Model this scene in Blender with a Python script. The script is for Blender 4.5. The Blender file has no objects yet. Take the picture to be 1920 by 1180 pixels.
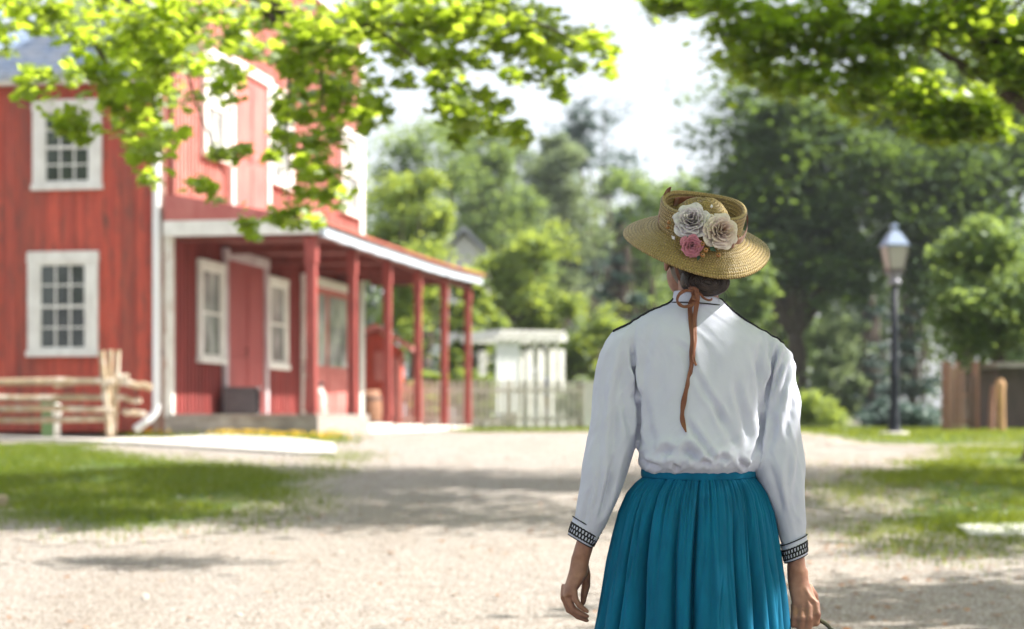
EXPOSURE = 1.5
HAZE = 0.0004
import bpy, bmesh, math, random
import numpy as np
from mathutils import Vector, Matrix, Quaternion, noise
from mathutils.bvhtree import BVHTree
PI = math.pi
F = 3600.0; CX = 960.0; HY = 785.0; CAMZ = 1.12      # focal length and horizon measured in photo pixels
scene = bpy.context.scene
COL = scene.collection
rnd = random.Random(7)

def P(px, py, Y):
    return Vector(((px-CX)/F*Y, Y, CAMZ + (HY-py)/F*Y))

def lerp(a, b, t): return a + (b-a)*t
def interp(x, xs, ys):
    return float(np.interp(x, xs, ys))

# ------------------------------------------------------------------ terrain profile
def gz(x, y):
    t = (y-7.0)/23.0
    if t <= 0: z = 0.0
    elif t >= 1: z = 0.88
    else:
        z = 0.88*t
    # soften both bends
    for c, s in ((7.0, 1), (30.0, -1)):
        d = abs(y-c)
        if d < 2.5: z += s*0.88/23.0*(2.5-d)**2/10.0
    z += 0.018*noise.noise(Vector((x*0.35, y*0.22, 3.1))) + 0.006*noise.noise(Vector((x*1.3, y*0.9, 8.1)))
    if y > 31: z += 0.0004*(y-31)
    return z

def ground_Y(py):
    lo, hi = 7.0, 30.0
    for _ in range(40):
        m = (lo+hi)/2
        p = HY + (CAMZ-0.88*(m-7.0)/23.0)*F/m
        if p > py: lo = m
        else: hi = m
    return lo
def G(px, py):
    Y = ground_Y(py) if py > HY+0.24*F/30 else 0.24*F/max(py-HY, 3)
    return ((px-CX)/F*Y, Y)

# ------------------------------------------------------------------ tagging
def tag(o, label=None, cat=None, group=None, kind=None):
    if label: o['label'] = label
    if cat: o['category'] = cat
    if group: o['group'] = group
    if kind: o['kind'] = kind
    return o

def empty(name, loc=(0,0,0), rz=0.0, label=None, cat=None, group=None):
    o = bpy.data.objects.new(name, None)
    o.location = loc; o.rotation_euler = (0,0,rz)
    o.empty_display_size = 0.2
    COL.objects.link(o)
    return tag(o, label, cat, group)

def world(o):
    m = Matrix.Translation(o.location) @ o.rotation_euler.to_matrix().to_4x4()
    return m if o.parent is None else world(o.parent) @ o.matrix_parent_inverse @ m

def link(name, me, mats, parent=None, keep=False, smooth=False):
    o = bpy.data.objects.new(name, me)
    if not isinstance(mats, (list, tuple)): mats = [mats]
    for m in mats: me.materials.append(m)
    if smooth: me.polygons.foreach_set('use_smooth', np.ones(len(me.polygons), dtype=bool)); me.update()
    COL.objects.link(o)
    if parent is not None:
        o.parent = parent
        if keep:
            o.matrix_parent_inverse = world(parent).inverted()
    return o

def copy_tree(o, parent=None):
    c = o.copy(); COL.objects.link(c)
    if parent is not None: c.parent = parent
    for ch in list(o.children): copy_tree(ch, c)
    return c

class MB:
    """collects geometry for one mesh object"""
    def __init__(s): s.v = []; s.f = []; s.m = []
    def add(s, verts, faces, mi=0):
        n = len(s.v); s.v.extend([tuple(v) for v in verts])
        s.f.extend([tuple(i+n for i in f) for f in faces]); s.m.extend([mi]*len(faces)); return s
    def box(s, c, d, rz=0.0, mi=0, M=None, taper=1.0):
        x, y, z = d[0]/2, d[1]/2, d[2]/2
        vs = [Vector((sx*x*(taper if sz > 0 else 1), sy*y*(taper if sz > 0 else 1), sz*z)) for sz in (-1,1) for sy in (-1,1) for sx in (-1,1)]
        R = M if M is not None else Matrix.Rotation(rz, 3, 'Z')
        vs = [R @ v + Vector(c) for v in vs]
        return s.add(vs, [(0,2,3,1),(4,5,7,6),(0,1,5,4),(2,6,7,3),(0,4,6,2),(1,3,7,5)], mi)
    def lbox(s, x0, x1, y0, y1, z0, z1, mi=0):
        return s.box(((x0+x1)/2,(y0+y1)/2,(z0+z1)/2), (x1-x0,y1-y0,z1-z0), mi=mi)
    def tube(s, pts, rad, n=10, cap=True, mi=0, flat=None, closed=False):
        pts = [Vector(p) for p in pts]; N = len(pts)
        if not hasattr(rad, '__len__'): rad = [rad]*N
        vs = []; prev = None
        for i, p in enumerate(pts):
            if closed: t = pts[(i+1) % N]-pts[i-1]
            else: t = pts[min(i+1, N-1)]-pts[max(i-1, 0)]
            if t.length < 1e-9: t = Vector((0,0,1))
            t.normalize()
            if prev is None:
                a = Vector((0,0,1)) if abs(t.z) < 0.9 else Vector((1,0,0))
                u = t.cross(a).normalized()
            else:
                u = (prev - t*prev.dot(t))
                if u.length < 1e-6: u = t.orthogonal()
                u.normalize()
            w = t.cross(u); prev = u
            k = 1.0 if flat is None else flat
            for j in range(n):
                a = 2*PI*j/n
                vs.append(p + u*math.cos(a)*rad[i] + w*math.sin(a)*rad[i]*k)
        fs = []
        for i in range(N if closed else N-1):
            i2 = (i+1) % N
            for j in range(n):
                fs.append((i*n+j, i*n+(j+1) % n, i2*n+(j+1) % n, i2*n+j))
        if cap and not closed:
            fs.append(tuple(range(n))[::-1]); fs.append(tuple((N-1)*n+j for j in range(n)))
        return s.add(vs, fs, mi)
    def lathe(s, prof, c=(0,0,0), n=24, mi=0, R=None, sx=1.0, sy=1.0):
        vs = []; fs = []
        for r, z in prof:
            for j in range(n):
                a = 2*PI*j/n; v = Vector((r*math.cos(a)*sx, r*math.sin(a)*sy, z))
                if R is not None: v = R @ v
                vs.append(v+Vector(c))
        for i in range(len(prof)-1):
            for j in range(n):
                fs.append((i*n+j, i*n+(j+1) % n, (i+1)*n+(j+1) % n, (i+1)*n+j))
        return s.add(vs, fs, mi)
    def blob(s, c, r, M=None, nu=16, nv=10, mi=0):
        if not hasattr(r, '__len__'): r = (r, r, r)
        vs = []; fs = []
        for i in range(nv+1):
            th = PI*i/nv
            for j in range(nu):
                ph = 2*PI*j/nu
                v = Vector((r[0]*math.sin(th)*math.cos(ph), r[1]*math.sin(th)*math.sin(ph), r[2]*math.cos(th)))
                if M is not None: v = M @ v
                vs.append(v+Vector(c))
        for i in range(nv):
            for j in range(nu):
                fs.append((i*nu+j, (i+1)*nu+j, (i+1)*nu+(j+1) % nu, i*nu+(j+1) % nu))
        return s.add(vs, fs, mi)
    def loft(s, rings, n=24, mi=0, power=2.0):
        """rings: (center, ux, uy) with ux, uy half-axis vectors"""
        vs = []; fs = []
        for c, ux, uy in rings:
            c = Vector(c); ux = Vector(ux); uy = Vector(uy)
            for j in range(n):
                a = 2*PI*j/n; ca, sa = math.cos(a), math.sin(a)
                e = 2.0/power
                vs.append(c + ux*math.copysign(abs(ca)**e, ca) + uy*math.copysign(abs(sa)**e, sa))
        N = len(rings)
        for i in range(N-1):
            for j in range(n):
                fs.append((i*n+j, i*n+(j+1) % n, (i+1)*n+(j+1) % n, (i+1)*n+j))
        fs.append(tuple(range(n))[::-1]); fs.append(tuple((N-1)*n+j for j in range(n)))
        return s.add(vs, fs, mi)
    def mesh(s, name='m', fix=False):
        me = bpy.data.meshes.new(name)
        me.from_pydata(s.v, [], s.f)
        if any(s.m): me.polygons.foreach_set('material_index', s.m)
        if fix:
            bm = bmesh.new(); bm.from_mesh(me); bmesh.ops.recalc_face_normals(bm, faces=bm.faces); bm.to_mesh(me); bm.free()
        me.update()
        return me
    def build(s, name, mats, parent=None, keep=False, smooth=False, bevel=0.0, fix=True, tag_=None):
        o = link(name, s.mesh(name, fix), mats, parent, keep, smooth)
        if bevel > 0:
            b = o.modifiers.new('bev', 'BEVEL'); b.width = bevel; b.segments = 2; b.limit_method = 'ANGLE'
        return o

def remesh(mb, voxel, smooth_it=6, factor=0.5):
    """fuses overlapping pieces into one skin and returns the mesh"""
    me = mb.mesh('tmp', True)
    o = bpy.data.objects.new('tmp', me); COL.objects.link(o)
    m = o.modifiers.new('r', 'REMESH'); m.mode = 'VOXEL'; m.voxel_size = voxel; m.use_smooth_shade = True
    if smooth_it:
        q = o.modifiers.new('s', 'SMOOTH'); q.iterations = smooth_it; q.factor = factor
    dg = bpy.context.evaluated_depsgraph_get(); dg.update()
    out = bpy.data.meshes.new_from_object(o.evaluated_get(dg))
    bpy.data.objects.remove(o)
    out.materials.clear()
    return out

def mesh_co(me):
    a = np.empty(len(me.vertices)*3, np.float32); me.vertices.foreach_get('co', a); return a.reshape(-1,3).astype(np.float64)
def mesh_no(me):
    a = np.empty(len(me.vertices)*3, np.float32); me.vertices.foreach_get('normal', a); return a.reshape(-1,3).astype(np.float64)
def set_co(me, co):
    me.vertices.foreach_set('co', co.astype(np.float32).ravel()); me.update()

def poly_mesh(name, verts, k, nfaces, idx, attrs=None):
    """fast mesh with constant polygon size k"""
    me = bpy.data.meshes.new(name)
    me.vertices.add(len(verts)); me.vertices.foreach_set('co', verts.astype(np.float32).ravel())
    me.loops.add(nfaces*k); me.loops.foreach_set('vertex_index', idx.astype(np.int32).ravel())
    me.polygons.add(nfaces); me.polygons.foreach_set('loop_start', np.arange(0, nfaces*k, k, dtype=np.int32))
    try: me.polygons.foreach_set('loop_total', np.full(nfaces, k, np.int32))
    except Exception: pass
    me.update(calc_edges=True)
    for nm, a in (attrs or {}).items():
        at = me.attributes.new(nm, 'FLOAT', 'POINT'); at.data.foreach_set('value', a.astype(np.float32))
    return me

# ------------------------------------------------------------------ materials
def srgb(r, g, b):
    f = lambda c: (c/255)/12.92 if c/255 <= 0.04045 else ((c/255+0.055)/1.055)**2.4
    return (f(r), f(g), f(b), 1)

def newmat(name):
    m = bpy.data.materials.new(name); m.use_nodes = True
    nt = m.node_tree; bs = nt.nodes['Principled BSDF']
    return m, nt, bs

def N(nt, t, **kw):
    n = nt.nodes.new(t)
    for k, v in kw.items():
        if k.startswith('i_'):
            key = k[2:]; key = int(key) if key.isdigit() else key.replace('_', ' ')
            n.inputs[key].default_value = v
        else: setattr(n, k, v)
    return n

def mixc(nt, fac, a, b):
    n = nt.nodes.new('ShaderNodeMix'); n.data_type = 'RGBA'
    if isinstance(fac, (int, float)): n.inputs[0].default_value = fac
    else: nt.links.new(fac, n.inputs[0])
    for v, i in ((a, 6), (b, 7)):
        if isinstance(v, tuple): n.inputs[i].default_value = v if len(v) == 4 else v+(1,)
        else: nt.links.new(v, n.inputs[i])
    return n.outputs[2]

def ramp(nt, src, p0, p1):
    n = nt.nodes.new('ShaderNodeMapRange'); n.clamp = True
    n.inputs[1].default_value = p0; n.inputs[2].default_value = p1
    nt.links.new(src, n.inputs[0]); return n.outputs[0]

def noise_tex(nt, scale, stretch=(1,1,1), detail=4, rough=0.55, coord='Object'):
    tc = nt.nodes.new('ShaderNodeTexCoord'); mp = nt.nodes.new('ShaderNodeMapping')
    mp.inputs['Scale'].default_value = stretch
    nt.links.new(tc.outputs[coord], mp.inputs[0])
    n = nt.nodes.new('ShaderNodeTexNoise'); n.inputs['Scale'].default_value = scale
    n.inputs['Detail'].default_value = detail; n.inputs['Roughness'].default_value = rough
    nt.links.new(mp.outputs[0], n.inputs['Vector']); return n.outputs[0]

def bump(nt, bs, src, strength, dist=0.01):
    b = nt.nodes.new('ShaderNodeBump'); b.inputs['Strength'].default_value = strength; b.inputs['Distance'].default_value = dist
    nt.links.new(src, b.inputs['Height'])
    if bs.inputs['Normal'].is_linked:
        nt.links.new(bs.inputs['Normal'].links[0].from_socket, b.inputs['Normal'])
    nt.links.new(b.outputs[0], bs.inputs['Normal']); return b

def mat(name, c, c2=None, scale=6, stretch=(1,1,1), rough=0.8, spot=None, spot_scale=9, spot_stretch=(1,1,1), spot_at=(0.58,0.66), bmp=0.0, bmp_scale=40, bmp_stretch=None, metallic=0.0, spec=None, lo=0.35, hi=0.65):
    m, nt, bs = newmat(name)
    col = c
    if c2 is not None:
        col = mixc(nt, ramp(nt, noise_tex(nt, scale, stretch), lo, hi), c, c2)
    if spot is not None:
        col = mixc(nt, ramp(nt, noise_tex(nt, spot_scale, spot_stretch, 6, 0.65), *spot_at), col, spot)
    if isinstance(col, tuple): bs.inputs['Base Color'].default_value = col if len(col) == 4 else col+(1,)
    else: nt.links.new(col, bs.inputs['Base Color'])
    bs.inputs['Roughness'].default_value = rough; bs.inputs['Metallic'].default_value = metallic
    if spec is not None: bs.inputs['Specular IOR Level'].default_value = spec
    if bmp: bump(nt, bs, noise_tex(nt, bmp_scale, bmp_stretch or stretch, 5), bmp)
    return m

def leaf_mat(name, dark, light, trans, tfac=0.45, gloss=0.12):
    """leaf: per-leaf tint, diffuse + light shining through"""
    m = bpy.data.materials.new(name); m.use_nodes = True; nt = m.node_tree
    nt.nodes.remove(nt.nodes['Principled BSDF']); out = nt.nodes['Material Output']
    at = N(nt, 'ShaderNodeAttribute', attribute_name='tint')
    c = mixc(nt, at.outputs['Fac'], dark, light)
    d = N(nt, 'ShaderNodeBsdfDiffuse'); nt.links.new(c, d.inputs[0])
    t = N(nt, 'ShaderNodeBsdfTranslucent')
    tc = mixc(nt, at.outputs['Fac'], tuple(0.6*x for x in trans[:3]), trans); nt.links.new(tc, t.inputs[0])
    mx = N(nt, 'ShaderNodeMixShader'); mx.inputs[0].default_value = tfac
    nt.links.new(d.outputs[0], mx.inputs[1]); nt.links.new(t.outputs[0], mx.inputs[2])
    g = N(nt, 'ShaderNodeBsdfGlossy'); g.inputs['Roughness'].default_value = 0.5; g.inputs[0].default_value = (.8,.85,.8,1)
    fr = N(nt, 'ShaderNodeFresnel'); fr.inputs[0].default_value = 1.4
    mul = N(nt, 'ShaderNodeMath', operation='MULTIPLY'); mul.inputs[1].default_value = gloss*2.5; nt.links.new(fr.outputs[0], mul.inputs[0])
    m2 = N(nt, 'ShaderNodeMixShader'); nt.links.new(mul.outputs[0], m2.inputs[0])
    nt.links.new(mx.outputs[0], m2.inputs[1]); nt.links.new(g.outputs[0], m2.inputs[2])
    nt.links.new(m2.outputs[0], out.inputs[0])
    return m
# ================================================================== camera, light, sky
cam = bpy.data.cameras.new('camera'); camo = bpy.data.objects.new('camera', cam); COL.objects.link(camo)
camo.location = (0, 0, CAMZ); camo.rotation_euler = (PI/2, 0, 0)
cam.sensor_width = 36.0; cam.lens = 36.0*F/1920; cam.shift_y = (HY-590.0)/1920; cam.clip_end = 2000; cam.clip_start = 0.1
cam.dof.use_dof = True; cam.dof.focus_distance = 4.72; cam.dof.aperture_fstop = 3.3
scene.camera = camo
SUN_AZ = math.radians(6); SUN_EL = math.radians(43)
sdir = Vector((math.cos(SUN_EL)*math.cos(SUN_AZ), math.cos(SUN_EL)*math.sin(SUN_AZ), math.sin(SUN_EL)))
sl = bpy.data.lights.new('sun', 'SUN'); sl.energy = 5.0; sl.angle = math.radians(0.55); sl.color = (1.0, 0.945, 0.86)
so = bpy.data.objects.new('sun', sl); COL.objects.link(so); so.location = (20, 10, 30)
so.rotation_euler = sdir.to_track_quat('Z', 'Y').to_euler()
w = bpy.data.worlds.new('World'); scene.world = w; w.use_nodes = True
nt = w.node_tree; bg = nt.nodes['Background']
sky = nt.nodes.new('ShaderNodeTexSky'); sky.sky_type = 'NISHITA'; sky.sun_disc = False
sky.sun_elevation = SUN_EL; sky.sun_rotation = PI/2-SUN_AZ      # measured from +Y towards +X
sky.air_density = 1.0; sky.dust_density = 4.0; sky.ozone_density = 1.0; sky.altitude = 100
veil = nt.nodes.new('ShaderNodeMix'); veil.data_type = 'RGBA'; veil.inputs[0].default_value = 0.70; veil.inputs[7].default_value = (4.5,4.65,4.85,1)   # thin bright summer overcast
nt.links.new(sky.outputs[0], veil.inputs[6]); nt.links.new(veil.outputs[2], bg.inputs[0]); bg.inputs[1].default_value = 0.10
scene.view_settings.view_transform = 'Standard'; scene.view_settings.look = 'None'
scene.view_settings.exposure = EXPOSURE; scene.view_settings.gamma = 1.0
cy = scene.cycles
cy.use_denoising = True
try: cy.denoiser = 'OPENIMAGEDENOISE'
except Exception: pass
cy.max_bounces = 7; cy.diffuse_bounces = 4; cy.glossy_bounces = 3; cy.transmission_bounces = 4; cy.transparent_max_bounces = 8; cy.volume_bounces = 0
cy.sample_clamp_indirect = 6.0; cy.caustics_reflective = False; cy.caustics_refractive = False
cy.use_adaptive_sampling = True; cy.adaptive_threshold = 0.015
cy.volume_step_rate = 4.0
scene.render.use_persistent_data = False

# ================================================================== materials for the setting
M = {}
def ground_colour(nt, big, mid, fine):
    c = mixc(nt, ramp(nt, big, 0.38, 0.62), srgb(190,182,172), srgb(180,178,177))
    rut = noise_tex(nt, 1.1, (1.0,0.16,1), 4, 0.6)
    c = mixc(nt, ramp(nt, rut, 0.50, 0.68), c, srgb(158,150,141))
    c = mixc(nt, ramp(nt, mid, 0.48, 0.70), c, srgb(146,128,114))
    c = mixc(nt, ramp(nt, fine, 0.40, 0.62), c, srgb(212,207,200))
    vo = N(nt, 'ShaderNodeTexVoronoi'); vo.inputs['Scale'].default_value = 70
    tc = N(nt, 'ShaderNodeTexCoord'); nt.links.new(tc.outputs['Object'], vo.inputs['Vector'])
    return mixc(nt, ramp(nt, vo.outputs['Distance'], 0.35, 0.62), c, srgb(124,110,99))
def ground_material():
    m, nt, bs = newmat('gravel_road')
    big = noise_tex(nt, 0.45, (1,0.6,1), 5, 0.6)
    mid = noise_tex(nt, 5.0, (1,1,1), 6, 0.7)
    fine = noise_tex(nt, 55.0, (1,1,1), 4, 0.75)
    c = ground_colour(nt, big, mid, fine)
    vo = N(nt, 'ShaderNodeTexVoronoi'); vo.inputs['Scale'].default_value = 70
    tc = N(nt, 'ShaderNodeTexCoord'); nt.links.new(tc.outputs['Object'], vo.inputs['Vector'])
    nt.links.new(c, bs.inputs['Base Color']); bs.inputs['Roughness'].default_value = 0.95
    bump(nt, bs, fine, 1.0, 0.02); bump(nt, bs, mid, 0.8, 0.06); bump(nt, bs, vo.outputs['Distance'], 0.6, 0.01)
    return m
M['ground'] = ground_material()
def lawn_material():
    m, nt, bs = newmat('lawn_turf')
    a = noise_tex(nt, 1.2, (1,1,1), 5, 0.65); b = noise_tex(nt, 18, (1,1,1), 5, 0.7)
    c = mixc(nt, ramp(nt, b, 0.35, 0.65), (0.030,0.075,0.012,1), (0.11,0.17,0.03,1))
    c = mixc(nt, ramp(nt, a, 0.50, 0.66), c, (0.20,0.15,0.09,1))
    g = ground_colour(nt, noise_tex(nt, 0.45, (1,0.6,1), 5, 0.6), noise_tex(nt, 5.0, (1,1,1), 6, 0.7), noise_tex(nt, 55.0, (1,1,1), 4, 0.75))
    at = N(nt, 'ShaderNodeAttribute', attribute_name='dens'); ad = N(nt, 'ShaderNodeMath', operation='ADD'); nt.links.new(at.outputs['Fac'], ad.inputs[0])
    n2 = N(nt, 'ShaderNodeMath', operation='MULTIPLY_ADD'); n2.inputs[1].default_value = 1.5; n2.inputs[2].default_value = -0.75; nt.links.new(noise_tex(nt, 4.0, (1,1,1), 6, 0.7), n2.inputs[0]); nt.links.new(n2.outputs[0], ad.inputs[1])
    c = mixc(nt, ramp(nt, ad.outputs[0], 0.35, 0.75), g, c)
    nt.links.new(c, bs.inputs['Base Color']); bs.inputs['Roughness'].default_value = 0.95
    bump(nt, bs, b, 1.0, 0.04)
    return m
M['lawn'] = lawn_material()
M['grass'] = leaf_mat('grass_blade', (0.024,0.070,0.006,1), (0.12,0.175,0.025,1), (0.48,0.56,0.05,1), 0.42, 0.05)
M['flower_y'] = mat('yellow_petal', (0.85,0.58,0.02), (0.8,0.45,0.02), rough=0.7)
def siding_red(name, base, alt, worn, wfac=(0.60,0.72)):
    m, nt, bs = newmat(name)
    streak = noise_tex(nt, 3.0, (3,3,0.25), 6, 0.65)
    c = mixc(nt, ramp(nt, streak, 0.40, 0.62), base, alt)
    at = N(nt, 'ShaderNodeAttribute', attribute_name='tint')
    c = mixc(nt, ramp(nt, at.outputs['Fac'], 0.0, 2.2), c, worn)
    sp = noise_tex(nt, 4.5, (2.2,2.2,0.5), 8, 0.72)
    c = mixc(nt, ramp(nt, sp, *wfac), c, worn)
    nt.links.new(c, bs.inputs['Base Color']); bs.inputs['Roughness'].default_value = 0.75
    bump(nt, bs, noise_tex(nt, 20, (4,4,0.5), 5), 0.5, 0.006)
    return m
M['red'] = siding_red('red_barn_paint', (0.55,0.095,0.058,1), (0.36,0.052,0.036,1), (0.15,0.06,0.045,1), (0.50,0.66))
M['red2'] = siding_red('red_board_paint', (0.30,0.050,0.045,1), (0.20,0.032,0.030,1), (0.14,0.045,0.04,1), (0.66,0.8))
M['redpost'] = mat('red_post_paint', (0.34,0.065,0.055,1), (0.22,0.04,0.035,1), 5, (2,2,0.6), 0.6, spot=(0.35,0.2,0.14,1), spot_scale=7, spot_at=(0.62,0.74), bmp=0.3)
M['reddoor'] = mat('red_door_paint', (0.33,0.06,0.06,1), (0.27,0.045,0.045,1), 3, (2,2,0.4), 0.6, bmp=0.3)
M['white'] = mat('white_trim_paint', (0.80,0.80,0.77,1), (0.66,0.65,0.62,1), 7, (1,1,0.5), 0.6, bmp=0.15)
M['whitepeel'] = mat('peeling_white_paint', (0.78,0.77,0.73,1), (0.6,0.57,0.52,1), 6, (1,1,0.4), 0.75, spot=(0.30,0.13,0.08,1), spot_scale=5, spot_stretch=(2,2,0.35), spot_at=(0.57,0.64), bmp=0.4)
M['fascia'] = mat('weathered_fascia_paint', (0.50,0.55,0.62,1), (0.30,0.34,0.40,1), 4, (1,1,3), 0.7, spot=(0.25,0.16,0.13,1), spot_scale=6, spot_at=(0.6,0.7), bmp=0.3)
M['spout'] = mat('white_downspout_metal', (0.78,0.80,0.82,1), rough=0.4)
M['redroof'] = mat('red_porch_roofing', (0.42,0.12,0.08,1), (0.30,0.08,0.06,1), 5, (1,1,1), 0.8, bmp=0.5, bmp_scale=12)
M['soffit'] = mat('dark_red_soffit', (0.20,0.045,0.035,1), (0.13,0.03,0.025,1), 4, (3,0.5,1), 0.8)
M['woodgrey'] = mat('weathered_grey_deck', (0.34,0.31,0.28,1), (0.22,0.19,0.17,1), 5, (1,6,1), 0.85, bmp=0.5)
M['skirt'] = mat('pale_porch_skirting', (0.74,0.72,0.66,1), (0.6,0.57,0.5,1), 5, rough=0.8)
def shingle_mat():
    m, nt, bs = newmat('blue_grey_shingles')
    tc = N(nt, 'ShaderNodeTexCoord'); br = N(nt, 'ShaderNodeTexBrick')
    br.inputs['Scale'].default_value = 1.0; br.inputs['Brick Width'].default_value = 0.32; br.inputs['Row Height'].default_value = 0.16
    br.inputs['Mortar Size'].default_value = 0.012; br.inputs['Color1'].default_value = (0.30,0.38,0.52,1); br.inputs['Color2'].default_value = (0.20,0.28,0.42,1); br.inputs['Mortar'].default_value = (0.07,0.08,0.11,1)
    nt.links.new(tc.outputs['UV'], br.inputs['Vector'])
    c = mixc(nt, ramp(nt, noise_tex(nt, 2.0), 0.4, 0.65), br.outputs[0], (0.38,0.40,0.44,1))
    nt.links.new(c, bs.inputs['Base Color']); bs.inputs['Roughness'].default_value = 0.6
    bump(nt, bs, br.outputs[1], 0.6, -0.02)
    return m
M['shingle'] = shingle_mat()
def glass_mat(name, base, rough=0.04):
    m, nt, bs = newmat(name)
    c = mixc(nt, ramp(nt, noise_tex(nt, 2.2, (1,1,0.6), 2), 0.4, 0.6), base, tuple(x*0.4 for x in base[:3]))
    nt.links.new(c, bs.inputs['Base Color']); bs.inputs['Roughness'].default_value = rough
    bs.inputs['Specular IOR Level'].default_value = 0.6; bs.inputs['IOR'].default_value = 1.6
    bump(nt, bs, noise_tex(nt, 3.0, (1,1,1), 1), 0.08, 0.02)
    return m
M['glass_pale'] = glass_mat('painted_sky_glare_glass', (0.50,0.52,0.52))  # panes painted pale in place of a bright sky reflection
M['redlit'] = siding_red('sunlit_tone_red_boards', (0.50,0.17,0.14,1), (0.40,0.11,0.09,1), (0.50,0.32,0.28,1), (0.52,0.7))  # paler copy of the red boards, sunlight on them put into the colour
M['glass'] = glass_mat('window_glass', (0.045,0.055,0.05))
M['rail'] = mat('weathered_cedar_rail', (0.42,0.31,0.19,1), (0.30,0.24,0.17,1), 6, (1,1,1), 0.85, spot=(0.55,0.49,0.42,1), spot_scale=5, spot_at=(0.5,0.62), bmp=0.6, bmp_scale=20)
M['bark'] = mat('tree_bark', (0.10,0.075,0.055,1), (0.055,0.04,0.03,1), 6, (3,3,0.6), 0.95, bmp=0.9, bmp_scale=14)
M['palebark'] = mat('pale_tree_bark', (0.42,0.38,0.33,1), (0.24,0.21,0.18,1), 6, (2,2,0.6), 0.95, bmp=0.6, bmp_scale=14)
M['stone'] = mat('pale_stone', (0.66,0.63,0.58,1), (0.55,0.52,0.47,1), 4, rough=0.85, bmp=0.3)
M['dark'] = mat('dark_interior', (0.03,0.025,0.025,1))

# ================================================================== ground
OFFS = [(0,0)]+[(0.45*math.cos(k*PI/3)*m_, 1.1*math.sin(k*PI/3)*m_) for k in range(6) for m_ in (0.5, 1.0)]
def soft(poly_in):
    return lambda x, y: sum(poly_in(x+a, y+b) for a, b in OFFS)/len(OFFS)
def grid_sheet(name, x0, x1, y0, y1, nx, ny, dz, material, inside=None, kind='structure', yfun=None):
    xs = np.linspace(x0, x1, nx+1); ys = np.linspace(y0, y1, ny+1) if yfun is None else yfun
    ny = len(ys)-1
    V = [(x, y, gz(x, y)+dz) for y in ys for x in xs]
    Fs = []
    for j in range(ny):
        for i in range(nx):
            cx_, cy_ = (xs[i]+xs[i+1])/2, (ys[j]+ys[j+1])/2
            if inside is None or soft(inside)(cx_, cy_) > 0.04:
                a = j*(nx+1)+i; Fs.append((a, a+1, a+nx+2, a+nx+1))
    mb = MB(); mb.v = V; mb.f = Fs; mb.m = [0]*len(Fs)
    me = mb.mesh(name)
    bm = bmesh.new(); bm.from_mesh(me)
    bmesh.ops.delete(bm, geom=[v for v in bm.verts if not v.link_faces], context='VERTS'); bm.to_mesh(me); bm.free()
    at_ = me.attributes.new('dens', 'FLOAT', 'POINT'); sf = soft(inside) if inside else (lambda x, y: 1.0)
    at_.data.foreach_set('value', np.array([sf(v.co.x, v.co.y) for v in me.vertices], np.float32))
    o = link(name, me, material, smooth=True); tag(o, kind=kind); return o
ys_ = np.concatenate([np.linspace(-60, 0, 13)[:-1], np.linspace(0, 36, 145)[:-1], np.linspace(36, 70, 35)[:-1], np.linspace(70, 600, 30)])
xs_ = np.concatenate([np.linspace(-400, -14, 20)[:-1], np.linspace(-14, 14, 113)[:-1], np.linspace(14, 400, 20)])
V = [(x, y, gz(x, y)) for y in ys_ for x in xs_]; nx = len(xs_)-1; ny = len(ys_)-1
mb = MB(); mb.v = V; mb.f = [(j*(nx+1)+i, j*(nx+1)+i+1, (j+1)*(nx+1)+i+1, (j+1)*(nx+1)+i) for j in range(ny) for i in range(nx)]; mb.m = [0]*len(mb.f)
tag(mb.build('ground', M['ground'], smooth=True, fix=False), kind='structure')

def in_poly(p, poly):
    x, y = p; c = False; j = len(poly)-1
    for i in range(len(poly)):
        xi, yi = poly[i]; xj, yj = poly[j]
        if (yi > y) != (yj > y) and x < (xj-xi)*(y-yi)/(yj-yi)+xi: c = not c
        j = i
    return c
def wobble(x, y, a=0.35, s=1.4):
    return (x + a*noise.noise(Vector((x*s, y*s*0.6, 1.7))) + 0.16*noise.noise(Vector((x*6, y*5, 2.7))), y + 1.6*a*noise.noise(Vector((x*s, y*s*0.6, 9.7))) + 0.35*noise.noise(Vector((x*6, y*5, 5.7))))
lawnL = [G(*p) for p in [(-500,824),(0,826),(150,836),(240,850),(300,866),(420,874),(552,886),(528,915),(480,945),(420,968),(330,988),(200,998),(90,985),(0,962),(-120,930),(-500,930)]]
lawnR = [G(*p) for p in [(1665,884),(1730,868),(1800,856),(1900,842),(2300,836),(2300,1020),(1900,1012),(1800,1004),(1740,1006),(1700,985),(1720,950),(1690,915),(1655,900)]]
bed = [G(*p) for p in [(-400,803),(30,808),(300,818),(560,828),(640,830),(600,816),(300,811),(-400,797)]]
def mk_in(poly, a=0.35, s=1.4): return lambda x, y: in_poly(wobble(x, y, a, s), poly)
inL, inR = mk_in(lawnL), mk_in(lawnR, 0.5, 1.1)
grid_sheet('lawn', -11, -1.2, 12, 27, 130, 150, 0.006, M['lawn'], inL)
grid_sheet('lawn', 2, 10, 11.5, 27, 110, 150, 0.006, M['lawn'], inR)
# far lawns behind the junction
def inFar(x, y):
    wx, wy = wobble(x, y, 0.3, 0.8)
    if wx > 4.9: return wy > 26.5
    return wy > 33.0 and wx > -0.75-0.02*(wy-33)
grid_sheet('lawn', -1.5, 26, 25.5, 75, 120, 130, 0.008, M['lawn'], inFar)
grid_sheet('lawn', -60, -3.5, 42.5, 130, 40, 40, 0.008, M['lawn'])
grid_sheet('lawn', 11, 60, 12, 34, 60, 30, 0.01, M['lawn'], lambda x, y: x > 12.5)

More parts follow.
